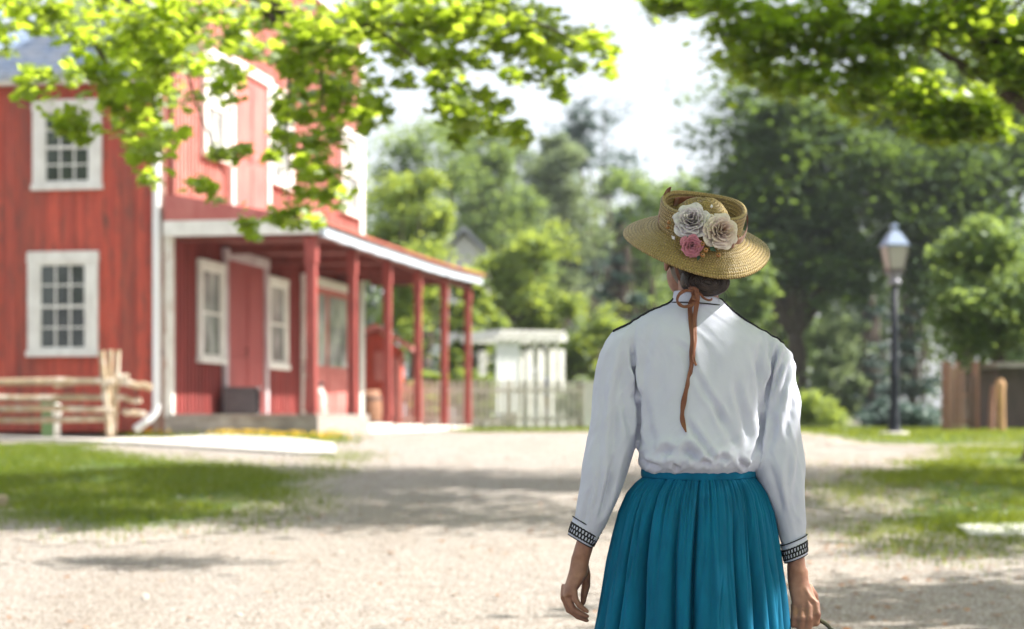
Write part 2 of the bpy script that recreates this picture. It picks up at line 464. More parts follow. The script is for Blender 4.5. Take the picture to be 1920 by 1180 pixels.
def blades(name, pts, h, wdt, material, seed=1, lean=0.5, bright=None):
    r = np.random.RandomState(seed); n = len(pts); pts = np.asarray(pts, float)
    a = r.uniform(0, 2*PI, n); la = r.uniform(0, 2*PI, n); hh = h*r.uniform(0.45, 1.3, n); ww = wdt*r.uniform(0.6, 1.4, n)
    ln = hh*lean*r.uniform(0.2, 1.2, n)
    base = pts
    dx = np.stack([np.cos(a)*ww, np.sin(a)*ww, np.zeros(n)], 1)
    tip = base + np.stack([np.cos(la)*ln, np.sin(la)*ln, hh], 1)
    v = np.stack([base-dx, base+dx, tip], 1).reshape(-1,3)
    idx = np.arange(3*n)
    tint = np.repeat(np.clip(r.normal(0.45, 0.28, n), 0, 1), 3)
    return link(name, poly_mesh(name, v, 3, n, idx, {'tint': tint}), material)

def scatter(inside, x0, x1, y0, y1, n, seed, thin=None):
    r = random.Random(seed); out = []
    while len(out) < n:
        x = r.uniform(x0, x1); y = r.uniform(y0, y1)
        gx_, gy_ = r.gauss(0, 0.22), r.gauss(0, 0.55)
        if inside(x+gx_, y+gy_):
            if thin and r.random() > thin(x, y): continue
            out.append((x, y, gz(x, y)))
    return out
def thinL(x, y):
    return 0.25 + 0.9*(noise.noise(Vector((x*1.1, y*0.8, 4.4))) > -0.15)
tag(blades('grass', scatter(mk_in(lawnL, 0.5), -8.5, -1.2, 12, 27, 62000, 3, thinL), 0.065, 0.0045, M['grass'], 3), kind='stuff')
tag(blades('grass', scatter(mk_in(lawnR, 0.7, 1.6), 2.2, 8, 11.5, 27, 52000, 5, lambda x, y: 0.12+0.95*(noise.noise(Vector((x*1.0, y*0.9, 2.4))) > -0.05)), 0.075, 0.0045, M['grass'], 4), kind='stuff')
# thin tufts straying on to the gravel
def strayR(x, y): return (inR(x, y) is False) and in_poly((x, y), [G(*p) for p in [(1560,905),(1640,880),(1700,1000),(2100,1010),(2100,1045),(1700,1045),(1590,1000)]]) and noise.noise(Vector((x*2.3, y*2.0, 7.4))) > 0.12
tag(blades('grass', scatter(strayR, 2, 7, 11, 20, 3800, 8), 0.06, 0.004, M['grass'], 6), kind='stuff')
def strayL(x, y): return in_poly((x, y), [G(*p) for p in [(300,985),(420,968),(560,900),(640,835),(690,838),(640,905),(560,985),(420,1002)]]) and noise.noise(Vector((x*2.6, y*1.6, 5.4))) > 0.22
tag(blades('grass', scatter(strayL, -5, 0, 12, 29, 2600, 9), 0.05, 0.004, M['grass'], 7), kind='stuff')
tag(blades('grass', scatter(inFar, -1.2, 14, 26.5, 40, 42000, 10), 0.07, 0.008, M['grass'], 8), kind='stuff')
inBed = mk_in(bed, 0.1)
tag(blades('grass', scatter(inBed, -11, -1.6, 22, 33, 16000, 11), 0.10, 0.006, M['grass'], 9), kind='stuff')
# yellow flowers along the walk
pts = scatter(inBed, -10, -1.8, 22, 33, 2300, 12, lambda x, y: 0.1 + 0.9*(noise.noise(Vector((x*1.7, y*1.1, 1.4))) > 0.0))
r = np.random.RandomState(3); n = len(pts); c = np.array(pts) + np.stack([np.zeros(n), np.zeros(n), r.uniform(0.06, 0.14, n)], 1)
vv = []
for k in range(6):
    a = k*PI/3; vv.append(c + np.stack([np.full(n, math.cos(a)*0.017), np.full(n, math.sin(a)*0.017), r.uniform(-0.008, 0.012, n)], 1))
v = np.stack(vv, 1).reshape(-1,3)
tag(link('flowers', poly_mesh('flowers', v, 6, n, np.arange(6*n)), M['flower_y']), 'low yellow flowers along the far edge of the pale stone walk', 'flower bed', kind='stuff')
# fallen leaves and pebbles on the gravel
pts = scatter(lambda x, y: True, -4.5, 5.5, 8.5, 24, 2600, 13, lambda x, y: 0.2+0.8*(x > 1.2))
n = len(pts); c = np.array(pts)+[0,0,0.008]; a = r.uniform(0, 2*PI, n); s = r.uniform(0.012, 0.036, n)
vv = [c + np.stack([np.cos(a+k*PI/2)*s*(1 if k % 2 else 0.6), np.sin(a+k*PI/2)*s*(1 if k % 2 else 0.6), r.uniform(0, 0.012, n)], 1) for k in range(4)]
M['dryleaf'] = leaf_mat('dry_leaf', (0.16,0.07,0.03), (0.42,0.19,0.08), (0.4,0.2,0.05), 0.2, 0.03)
tag(link('fallen_leaves', poly_mesh('fallen_leaves', np.stack(vv, 1).reshape(-1,3), 4, n, np.arange(4*n), {'tint': np.repeat(r.rand(n), 4)}), M['dryleaf']), kind='stuff')
pts = scatter(lambda x, y: True, -4.5, 4.5, 8.5, 26, 9000, 14)
n = len(pts); c = np.array(pts); s = r.uniform(0.006, 0.016, n)*np.where(r.rand(n) > 0.93, 2.2, 1); a = r.uniform(0, 2*PI, n)
oc = []
for (ux, uy, uz) in ((1,0,0.1),(0,1,0.1),(-1,0,0.1),(0,-1,0.1),(0,0,0.75)):
    oc.append(c + np.stack([s*(ux*np.cos(a)-uy*np.sin(a)), s*(ux*np.sin(a)+uy*np.cos(a)), s*uz], 1))
v = np.stack(oc, 1).reshape(-1,3); b = np.arange(n)[:, None]*5
idx = np.stack([b+np.array([0,1,4]), b+np.array([1,2,4]), b+np.array([2,3,4]), b+np.array([3,0,4])], 1).reshape(-1)
tag(link('gravel', poly_mesh('gravel', v, 3, 4*n, idx), mat('pebble', (0.40,0.365,0.33,1), (0.24,0.21,0.19,1), 3)), kind='stuff')

# ================================================================== pale stone walk on the left
w0a, w0b = G(-500,790), G(-500,806)
topE = [G(-300,794), G(0,800), G(200,808), G(400,819), G(560,829), G(628,838)]
botE = [G(-300,817), G(0,824), G(200,833), G(400,846), G(560,855), G(628,855)]
mb = MB(); nst = 60
def along(E, t):
    k = t*(len(E)-1); i = min(int(k), len(E)-2); f = k-i
    return (lerp(E[i][0], E[i+1][0], f), lerp(E[i][1], E[i+1][1], f))
vs = []
for i in range(nst+1):
    a = along(topE, i/nst); b = along(botE, i/nst)
    vs += [(a[0], a[1], gz(*a)+0.05), (b[0], b[1], gz(*b)+0.05), (b[0], b[1], gz(*b)-0.05), (a[0], a[1], gz(*a)-0.05)]
fs = []
for i in range(nst):
    k = 4*i
    fs += [(k, k+1, k+5, k+4), (k+1, k+2, k+6, k+5), (k+3, k, k+4, k+7)]
fs += [(0,3,2,1), (4*nst, 4*nst+1, 4*nst+2, 4*nst+3)]
mb.add(vs, fs)
tag(mb.build('path', M['stone']), kind='structure')
# right-hand slabs at the lawn's front edge
mb = MB()
for a, b, c_, d in (((1792,992),(1862,990),(1905,1012),(1820,1012)), ((1872,991),(1960,992),(2010,1014),(1915,1013)), ((1968,992),(2060,993),(2110,1014),(2020,1014))):
    q = [G(*p) for p in (a, b, c_, d)]
    vs = [(x, y, gz(x, y)+0.035) for x, y in q]+[(x, y, gz(x, y)-0.03) for x, y in q]
    mb.add(vs, [(0,1,2,3),(4,7,6,5),(0,4,5,1),(1,5,6,2),(2,6,7,3),(3,7,4,0)])
tag(mb.build('path', mat('grey_slab', (0.60,0.60,0.60,1), (0.5,0.49,0.48,1), 6, bmp=0.3)), kind='structure')
# squared stone block at the left edge of the lawn
x, y = G(-4, 952)
mb = MB(); mb.box((x, y, gz(x, y)+0.045), (0.16, 0.14, 0.12), 0.3)
tag(mb.build('stone_block', mat('tan_stone', (0.45,0.36,0.24,1), (0.35,0.28,0.2,1), 9, bmp=0.5), bevel=0.012), 'small squared tan stone at the lower left edge of the lawn', 'stone block')
# ================================================================== the red house (local x: outward over the porch, y: along the facade, z up)
HYAW = -math.atan2(618, F)
HC = Vector(P(322, 785, 29.4)); GH = 0.87; HC.z = GH
ca, sa = math.cos(HYAW), math.sin(HYAW)
U = Vector((-sa, ca, 0)); W = Vector((ca, sa, 0))
def t_of(px, off=0.0):
    k = (px-CX)/F; o = HC + W*off
    return (o.x-k*o.y)/(k*U.y-U.x)
def a_of(px):                      # local x (negative) on the front wall for a photo column
    k = (px-CX)/F
    return -((HC.x-k*HC.y)/(W.x-k*W.y))
def z_at(py, x, y):                # local height for a photo row at local (x, y)
    Y = (HC + W*x + U*y).y
    return CAMZ+(HY-py)/F*Y-GH
house = empty('red_house', HC, HYAW, 'two storey red board house with white window frames and a long posted porch', 'house')

def boards(name, material, parent, axis, lo, hi, zlo, zhi, thick, pitch, batten=0.0, seed=1, x_face=0.0, zfun=None, gap=0.006):
    """wall of vertical boards; axis 'y' = facade (faces +x), 'x' = front wall (faces -y). tint varies from board to board"""
    r = random.Random(seed); mb = MB(); tint = []
    n = int((hi-lo)/pitch); pw = (hi-lo)/n
    # backing
    def add(a0, a1, d0, d1, z0, z1, t):
        if axis == 'y': mb.lbox(x_face+d0, x_face+d1, a0, a1, z0, z1)
        else: mb.lbox(a0, a1, x_face-d1, x_face-d0, z0, z1)
        tint.extend([t]*8)
    top = (lambda a: zhi) if zfun is None else zfun
    add(lo, hi, -thick, -0.012, zlo, zhi if zfun is None else min(top(lo), top(hi)), 0.5)
    for i in range(n):
        a0 = lo+i*pw; t = r.random()**1.5; j = r.uniform(-0.004, 0.004)
        add(a0+gap/2, a0+pw-gap/2, -0.01, 0.006+j, zlo, top(a0+pw/2), t)
        if batten: add(a0-batten/2, a0+batten/2, 0.002, 0.032, zlo+0.002, top(a0)-0.002, min(1, t*0.7+0.1))
    me = mb.mesh(name, True)
    at = me.attributes.new('tint', 'FLOAT', 'POINT'); at.data.foreach_set('value', np.array(tint, np.float32))
    return link(name, me, material, parent)

def window(parent, axis, c, w_, h_, zc, cols, rows, face=0.0, trim=0.12, mt=None, sash=0.045, gm=None):
    """white framed sash window, a frame standing off the wall with glass set into it"""
    mt = mt or M['white']
    def bx(mb, a0, a1, d0, d1, z0, z1):
        if axis == 'y': mb.lbox(face+d0, face+d1, a0, a1, z0, z1)
        else: mb.lbox(a0, a1, face-d1, face-d0, z0, z1)
    a0, a1, z0, z1 = c-w_/2, c+w_/2, zc-h_/2, zc+h_/2
    f = MB()
    bx(f, a0, a0+trim, 0.0, 0.075, z0+0.09, z1-trim); bx(f, a1-trim, a1, 0.0, 0.075, z0+0.09, z1-trim)
    bx(f, a0-0.01, a1+0.01, 0.0, 0.082, z1-trim, z1); bx(f, a0-0.02, a1+0.02, 0.0, 0.105, z0, z0+0.09)
    fo = f.build('window', mt, parent, bevel=0.006)
    ia0, ia1, iz0, iz1 = a0+trim, a1-trim, z0+0.09, z1-trim
    s = MB()
    bx(s, ia0, ia0+sash, 0.01, 0.055, iz0, iz1); bx(s, ia1-sash, ia1, 0.01, 0.055, iz0, iz1)
    bx(s, ia0+sash, ia1-sash, 0.01, 0.055, iz0, iz0+sash*1.2); bx(s, ia0+sash, ia1-sash, 0.01, 0.055, iz1-sash, iz1)
    zm = (iz0+iz1)/2; bx(s, ia0+sash, ia1-sash, 0.012, 0.062, zm-0.022, zm+0.022)
    gw = ia1-ia0-2*sash
    for i in range(1, cols):
        x = ia0+sash+gw*i/cols; bx(s, x-0.012, x+0.012, 0.014, 0.048, iz0+sash*1.2, zm-0.022); bx(s, x-0.012, x+0.012, 0.014, 0.048, zm+0.022, iz1-sash)
    for (zl, zh) in ((iz0+sash*1.2, zm-0.022), (zm+0.022, iz1-sash)):
        for j in range(1, rows//2):
            z = lerp(zl, zh, j/(rows//2)); bx(s, ia0+sash, ia1-sash, 0.016, 0.046, z-0.012, z+0.012)
    s.build('sash', mt, fo)
    g = MB(); bx(g, ia0+0.01, ia1-0.01, 0.022, 0.03, iz0+0.01, iz1-0.01)
    g.build('pane', gm or M['glass'], fo)
    return fo

T_END = t_of(676)
FW = -9.5
zE = z_at(158, -2.0, 0)      # eave of the front wall
# front wall
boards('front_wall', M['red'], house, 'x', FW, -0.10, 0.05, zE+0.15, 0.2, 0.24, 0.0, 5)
mb = MB(); mb.lbox(FW, FW+0.2, 0.22, 5.2, 0.0, zE); mb.lbox(FW+0.22, -0.25, 5.0, 5.2, 0.0, zE)
mb.build('rear_wall', M['red2'], house)
# corner boards: weathered red board at the end of the wall, peeling white one on the corner
mb = MB(); x0 = -0.10; mb.lbox(x0-0.2, x0, -0.034, -0.001, 0.03, zE+0.1)
mb.build('corner_board', mat('weathered_corner_board', (0.34,0.16,0.12,1), (0.42,0.33,0.28,1), 5, (2,2,0.4), 0.85, spot=(0.16,0.07,0.05,1), spot_scale=6, bmp=0.5), house)
mb = MB(); mb.lbox(-0.10, 0.02, -0.045, 0.10, 0.03, z_at(408, 0, 0))
mb.build('corner_board', M['whitepeel'], house)
# eave board + gutter
mb = MB(); mb.lbox(FW-0.3, -0.11, -0.16, -0.03, zE-0.02, zE+0.12)
mb.build('eave_board', mat('tan_eave_board', (0.55,0.5,0.42,1), (0.45,0.4,0.33,1), 4, (1,1,1), 0.8), house)
mb = MB(); mb.lbox(FW-0.3, -0.12, -0.30, -0.161, zE-0.04, zE+0.115); mb.build('gutter', M['white'], house, bevel=0.02)
# shingled roof
pitch = math.radians(37); run = 3.0
mb = MB()
a = Vector((FW-0.3, -0.34, zE+0.12)); b = Vector((-0.12, -0.34, zE+0.12)); dz = (run+0.34)*math.tan(pitch)
r1 = Vector((-0.12, run, zE+0.12+dz)); r0 = Vector((FW-0.3, run, zE+0.12+dz)); e1 = Vector((-0.12, 2*run+0.34, zE+0.12)); e0 = Vector((FW-0.3, 2*run+0.34, zE+0.12))
dn = Vector((0,0,-0.10))
mb.add([a,b,r1,r0,e1,e0, a+dn,b+dn,r1+dn,r0+dn,e1+dn,e0+dn], [(0,1,2,3),(3,2,4,5),(6,9,8,7),(9,11,10,8),(0,6,7,1),(5,4,10,11),(1,7,8,2),(2,8,10,4),(0,3,9,6),(3,5,11,9)])
me = mb.mesh('roof'); uv = me.uv_layers.new(name='UVMap')
for p in me.polygons:
    for li in p.loop_indices:
        v = me.vertices[me.loops[li].vertex_index].co; uv.data[li].uv = (v.x, v.y/math.cos(pitch))
link('roof', me, M['shingle'], house)
# windows of the front wall
c_ = a_of(120); wd = 1.14
window(house, 'x', c_, wd, z_at(472, c_, 0)-z_at(669, c_, 0), (z_at(472, c_, 0)+z_at(669, c_, 0))/2, 3, 4, 0.0, 0.17)
c_ = a_of(128)
window(house, 'x', c_, 1.12, z_at(188, c_, 0)-z_at(357, c_, 0), (z_at(188, c_, 0)+z_at(357, c_, 0))/2, 3, 4, 0.0, 0.17)
c_ = a_of(-330)
for za, zb in ((472, 669), (188, 357)):
    window(house, 'x', c_, 1.12, z_at(za, c_, 0)-z_at(zb, c_, 0), (z_at(za, c_, 0)+z_at(zb, c_, 0))/2, 3, 4, 0.0, 0.17)
# downspout
xs = a_of(298); z0_ = z_at(772, xs, -0.1)
mb = MB(); mb.tube([(xs, -0.24, zE), (xs, -0.12, zE-0.25), (xs, -0.105, zE-0.5), (xs, -0.105, z0_+0.1), (xs-0.01, -0.115, z0_), (xs-0.09, -0.15, z0_-0.12), (xs-0.26, -0.32, z0_-0.27)], 0.062, 12)
mb.build('downspout', M['spout'], house, smooth=True)
# facade under the porch and above it
zP = z_at(428, 0, 0)         # porch eave line at the near end
ZT = 8.35
ZS = zP+0.45
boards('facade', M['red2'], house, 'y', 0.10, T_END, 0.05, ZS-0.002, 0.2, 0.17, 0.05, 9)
boards('upper_facade', M['redlit'], house, 'y', 0.10, T_END, ZS, ZT, 0.2, 0.17, 0.05, 10)
mb = MB(); mb.lbox(-3.2, -0.21, T_END-0.02, T_END+0.12, 0.0, ZT); mb.lbox(-3.4, -3.2, 5.2, T_END+0.12, 0.0, ZT-0.02); mb.lbox(-3.2, -0.21, 5.21, T_END-0.03, ZT-0.15, ZT-0.05)
mb.build('back_wall', M['red2'], house)
mb = MB(); mb.lbox(0.034, 0.06, T_END-0.22, T_END+0.12, 0.16, ZT); mb.lbox(-0.10, 0.034, T_END+0.12, T_END+0.15, 0.16, ZT)
mb.build('corner_board', M['white'], house)
mb = MB(); mb.lbox(-0.25, 0.16, 0.0, T_END+0.2, ZT, ZT+0.16)
mb.build('cornice', M['white'], house)
# facade windows and doors
wz = (z_at(490, 0, t_of(388))+z_at(682, 0, t_of(388)))/2; wh = z_at(490, 0, t_of(388))-z_at(682, 0, t_of(388))
for a0, a1 in ((365, 411), (494, 531)):
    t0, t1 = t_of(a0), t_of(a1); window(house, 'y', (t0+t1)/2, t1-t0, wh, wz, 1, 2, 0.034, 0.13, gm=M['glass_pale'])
tu = t_of(651, 0.05)
uz1, uz0 = z_at(243, 0.05, tu), z_at(404, 0.05, tu)
for a0, a1 in ((373, 418), (499, 541), (634, 669)):
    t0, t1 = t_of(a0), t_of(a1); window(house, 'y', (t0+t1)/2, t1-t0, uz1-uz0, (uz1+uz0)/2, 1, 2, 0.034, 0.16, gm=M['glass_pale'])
def door(parent, t0, t1, z0, z1, leaf_mat_, trim=0.14, glazed=False, leaves=2, frame_mat=None):
    f = MB()
    f.lbox(0.034, 0.115, t0, t0+trim, z0, z1-trim); f.lbox(0.034, 0.115, t1-trim, t1, z0, z1-trim); f.lbox(0.034, 0.13, t0-0.03, t1+0.03, z1-trim, z1+0.02)
    fo = f.build('door', frame_mat or M['white'], parent, bevel=0.006)
    w_ = (t1-t0-2*trim)/leaves
    for i in range(leaves):
        a = t0+trim+i*w_; m_ = MB()
        m_.lbox(0.036, 0.062, a+0.006, a+w_-0.006, z0+0.01, z1-trim-0.01)
        zs = (z0+0.12, z0+0.95, z0+1.05, z1-trim-0.12) if not glazed else (z0+0.12, z0+0.85)
        for k in range(0, len(zs), 2):
            m_.lbox(0.0625, 0.078, a+0.12, a+w_-0.12, zs[k], zs[k+1])
        lf = m_.build('door_leaf', leaf_mat_, fo, bevel=0.004)
        if glazed:
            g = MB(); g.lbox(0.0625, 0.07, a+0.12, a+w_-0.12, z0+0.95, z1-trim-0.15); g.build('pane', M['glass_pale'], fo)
    h = MB(); tm = (t0+t1)/2
    h.tube([(0.07, tm-0.09, z0+0.98), (0.12, tm-0.09, z0+0.98), (0.12, tm-0.09, z0+1.12), (0.07, tm-0.09, z0+1.12)], 0.012, 8)
    h.build('handle', M['dark'], fo)
    return fo
zd = z_at(776, 0, t_of(450))
t0, t1 = t_of(412), t_of(493)
door(house, t0, t1, zd, z_at(467, 0.1, t0), M['reddoor'], frame_mat=mat('faded_lilac_white_trim', (0.55,0.5,0.53,1), (0.42,0.33,0.36,1), 5, (1,1,0.5), 0.7))
M['pinkdoor'] = mat('pink_door_paint', (0.50,0.17,0.15,1), (0.42,0.11,0.10,1), 4, (1,1,0.5), 0.7)  # paler than the double door's red
door(house, t_of(424), t_of(497), z_at(408, 0, t_of(440)), z_at(126, 0.1, t_of(455)), M['pinkdoor'])
door(house, t_of(561), t_of(650), zd, z_at(516, 0.1, t_of(565)), M['pinkdoor'], glazed=True)
# porch: roof, fascia, posts, deck
PD = 2.2
posts_s = [t_of(px, PD) for px in (584, 660, 725, 785, 835, 877)]
s0, s5 = posts_s[0], posts_s[-1]; st = (s5-s0)/5
posts_s = [s0+i*st for i in range(6)]
fb = [(i, z_at(py, PD+0.08, posts_s[i])) for i, py in enumerate((438, 464, 485, 503, 517, 527))]
def fz(s): return interp(s, [posts_s[i] for i, _ in fb], [z for _, z in fb])
mb = MB(); vs = []; fs = []; n = 40; sA, sB = -0.12, s5+0.35
for i in range(n+1):
    s = lerp(sA, sB, i/n); zz = fz(s)
    vs += [(0.04, s, zz+0.62), (PD+0.32, s, zz+0.155), (PD+0.32, s, zz+0.115), (0.04, s, zz+0.54)]
for i in range(n):
    k = 4*i; fs += [(k,k+1,k+5,k+4),(k+1,k+2,k+6,k+5),(k+2,k+3,k+7,k+6),(k+3,k,k+4,k+7)]
fs += [(0,3,2,1),(4*n,4*n+1,4*n+2,4*n+3)]
mb.add(vs, fs); rf = mb.build('porch_roof', M['redroof'], house)
mb = MB(); vs = []; fs = []
for i in range(n+1):
    s = lerp(sA, sB, i/n); zz = fz(s)+0.006*math.sin(s*5)
    vs += [(PD+0.18, s, zz-0.06), (PD+0.26, s, zz-0.06), (PD+0.26, s, zz+0.112), (PD+0.18, s, zz+0.112)]
fs = []
for i in range(n):
    k = 4*i; fs += [(k,k+1,k+5,k+4),(k+1,k+2,k+6,k+5),(k+2,k+3,k+7,k+6),(k+3,k,k+4,k+7)]
fs += [(0,3,2,1),(4*n,4*n+1,4*n+2,4*n+3)]
mb.add(vs, fs); mb.build('fascia', M['fascia'], rf)
mb = MB(); zz = fz(s0); mb.lbox(-0.08, PD+0.16, -0.16, -0.075, zz-0.02, zz+0.21)
mb.build('fascia', M['white'], rf)
mb = MB(); zz = fz(s0); q0 = [(-0.07, zz+0.205), (PD+0.16, zz+0.205), (0.05, zz+0.60), (-0.07, zz+0.60)]
mb.add([(a, -0.150, b) for a, b in q0]+[(a, -0.125, b) for a, b in q0], [(0,1,2,3),(7,6,5,4),(0,4,5,1),(1,5,6,2),(2,6,7,3),(3,7,4,0)])
mb.build('end_board', M['pinkdoor'], rf)
mb = MB()
vsx = [(0.05, -0.07), (PD+0.15, -0.07)]
for i in range(n):
    s = lerp(sA+0.05, sB-0.05, i/n); s2 = lerp(sA+0.05, sB-0.05, (i+1)/n); zz = fz(s)
    mb.lbox(0.05, PD+0.15, s, s2-0.006, zz+0.07, zz+0.10)
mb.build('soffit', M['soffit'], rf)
mb = MB()
for s in [posts_s[0]+0.1]+[p for p in posts_s[1:]]: mb.lbox(0.05, PD-0.075, s-0.05, s+0.05, fz(s)-0.08, fz(s)+0.068)
mb.lbox(PD-0.07, PD+0.07, sA+0.1, sB-0.2, fz(s0)-0.02, fz(s0)+0.065)
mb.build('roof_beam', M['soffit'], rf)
dk = [z_at(py, PD, posts_s[i]) for i, py in enumerate((783, 790, 792, 795, 796, 797))]
for i, s in enumerate(posts_s):
    mb = MB(); zb = dk[i]-0.10; zt = fz(s)-0.03; wd = 0.085 if i else 0.10
    cx_ = PD
    mb.box((cx_, s, (zb+zt)/2), (2*wd*0.75, 2*wd*0.75, zt-zb))
    mb.box((cx_, s, zb+0.52), (2*wd*0.95, 2*wd*0.95, 0.62), taper=0.82); mb.box((cx_, s, zt-0.22), (2*wd*0.93, 2*wd*0.93, 0.4))
    mb.build('porch_post', M['redpost'], house, bevel=0.012)
# near deck (grey boards on a sill beam) and the lower pale-skirted walk
zk = z_at(777, 1.0, 0)
mb = MB(); nb = 14
for i in range(nb): mb.lbox(0.05+i*(PD+0.15)/nb, 0.05+(i+1)*(PD+0.15)/nb-0.008, -0.35, 2.9, zk-0.04, zk)
mb.lbox(0.0, PD+0.2, -0.33, 2.85, -0.15, zk-0.045)
mb.build('deck', M['woodgrey'], house)
mb = MB(); mb.lbox(-0.11, 0.035, -0.028, 0.11, -0.2, 0.028); mb.build('foundation', mat('foundation_stone', (0.2,0.15,0.13,1), (0.12,0.1,0.1,1), 8), house)
mb = MB()
for i in range(1, 6):
    sa_ = posts_s[i-1]+0.12 if i > 1 else 3.0; sb_ = posts_s[i]-0.12
    zz = (dk[i-1]+dk[i])/2 if i > 1 else dk[1]
    mb.lbox(0.05, PD+0.12, sa_, sb_, zz-0.28, zz-0.03)
mb.build('skirting', M['skirt'], house)
mb = MB()
for i in range(1, 6):
    mb.lbox(PD-0.16, PD+0.14, posts_s[i]-0.11, posts_s[i]+0.11, -0.2, dk[i]-0.11)
mb.lbox(PD+0.125, PD+0.5, 2.95, s5+0.25, -0.2, dk[3]-0.225)
mb.build('step', mat('shade_tinted_step', (0.40,0.43,0.47,1), (0.3,0.33,0.37,1), 5), house)  # blue-grey tone paints in the tree shade along the porch
def HW(x, y, z): return HC + W*x + U*y + Vector((0,0,z))

# ---- objects on the porch
t = t_of(408)
b = empty('crate', HW(0.42, t, zk), HYAW+0.15, 'dark grey open crate on the porch boards beside the double door', 'crate')
mb = MB(); mb.lbox(-0.25,0.25,-0.2,-0.18,0,0.42); mb.lbox(-0.25,-0.23,-0.18,0.3,0,0.42); mb.lbox(-0.25,0.25,0.3,0.32,0,0.42); mb.lbox(-0.23,0.25,-0.18,0.3,0,0.02)
mb.lbox(-0.27,0.27,-0.22,0.34,0.42,0.45)
mb.build('box', mat('grey_crate_wood', (0.16,0.145,0.15,1), (0.11,0.10,0.11,1), 6, (1,1,4), 0.85), b)
mb = MB(); mb.lbox(0.0,0.04,-0.14,0.1,0.1,0.3); mb.build('divider', M['dark'], b)
t = t_of(563)
b = empty('wall_plaque', HW(0.13, t, z_at(690, 0.1, t)), HYAW, 'small round pale blue plaque beside the glazed porch door', 'plaque')
mb = MB(); mb.lathe([(0.0,0.03),(0.10,0.03),(0.12,0.02),(0.12,0.0),(0.0,0.0)], n=24, R=Matrix.Rotation(PI/2, 3, 'Y'), sx=1.4); mb.build('disc', mat('pale_blue_enamel', (0.35,0.52,0.72,1), rough=0.4), b, smooth=False)
b = empty('milk_can', HW(0.33, t+0.05, zd-0.02), HYAW, 'pale milk can with a dark lid below the round blue plaque', 'milk can')
mb = MB(); mb.lathe([(0,0),(0.15,0),(0.16,0.03),(0.155,0.38),(0.13,0.45),(0.09,0.50),(0.085,0.56),(0,0.56)], n=20); mb.build('body', mat('pale_enamel', (0.62,0.5,0.47,1), (0.5,0.36,0.33,1), 6, rough=0.5), b, smooth=True)
mb = MB(); mb.lathe([(0,0.56),(0.115,0.56),(0.12,0.60),(0.06,0.63),(0,0.64)], n=20); mb.build('lid', M['dark'], b, smooth=True)

# ================================================================== split rail fence
def rail_pts(p, q, r, seed):
    rr = random.Random(seed); pts = []; rad = []
    for i in range(7):
        f = i/6; v = p.lerp(q, f) + Vector((0, rr.uniform(-.02,.02), rr.uniform(-.015,.015)))
        pts.append(v); rad.append(r*rr.uniform(0.85, 1.12))
    return pts, rad
YF = 28.2
fence = empty('split_rail_fence', (P(206, 800, YF).x, YF, gz(-5.9, YF)), 0, 'weathered cedar split rail fence in front of the red wall', 'fence')
def wz_(px, py): return P(px, py, YF)
for k, (a, b_, r_) in enumerate((((-420,722),(218,716),0.052), ((-300,748),(212,744),0.048), ((-420,765),(215,768),0.05), ((-300,792),(212,786),0.045),
                     ((200,712),(282,726),0.055), ((196,742),(262,752),0.04), ((230,772),(272,776),0.045), ((100,722),(240,706),0.045))):
    mb = MB(); p, q = wz_(*a), wz_(*b_); off = Vector((0, (-0.09, -0.02, -0.09, -0.02, 0.06, 0.08, 0.07, 0.05)[k], 0))
    pts, rad = rail_pts(p+off, q+off, r_, k)
    mb.tube(pts, rad, 7); mb.build('rail', M['rail'], fence, keep=True)
for k, (a, b_, r_) in enumerate((((207,806),(192,658),0.050), ((206,806),(206,658),0.045), ((211,806),(219,657),0.05))):
    mb = MB(); p, q = wz_(*a)+Vector((0,(-0.06,0,0.07)[k],-0.1)), wz_(*b_)+Vector((0,(-0.06,0,0.07)[k],0))
    pts, rad = rail_pts(p, q, r_, 20+k); mb.tube(pts, rad, 7); mb.build('post', M['rail'], fence, keep=True)
for px in (-320,):
    mb = MB(); pts, rad = rail_pts(wz_(px, 808)+Vector((0,0.05,-0.1)), wz_(px, 665)+Vector((0,0.05,0)), 0.05, 31); mb.tube(pts, rad, 7); mb.build('post', M['rail'], fence, keep=True)
# green pump box with a pale globe behind the rails
g = empty('utility_box', (P(93, 800, 28.7).x, 28.7, gz(-6.9, 28.7)), 0.1, 'small green utility box behind the split rails under the lower window', 'utility box')
mb = MB(); mb.lbox(-0.11,0.11,-0.08,0.08,0,0.5); mb.lbox(-0.13,0.13,-0.10,0.10,0.5,0.54); mb.build('cabinet', mat('green_paint', (0.13,0.24,0.10,1), (0.17,0.28,0.13,1), 5, rough=0.6), g, bevel=0.01)
g = empty('white_marker', (P(107, 800, 28.62).x, 28.62, gz(-6.7, 28.6)), 0, 'white bollard with a rounded head right of the green utility box', 'bollard')
mb = MB(); mb.lathe([(0,0),(0.05,0),(0.05,0.2),(0.045,0.34),(0.075,0.38),(0.085,0.45),(0.06,0.51),(0,0.53)], n=16); mb.build('body', M['white'], g, smooth=True)

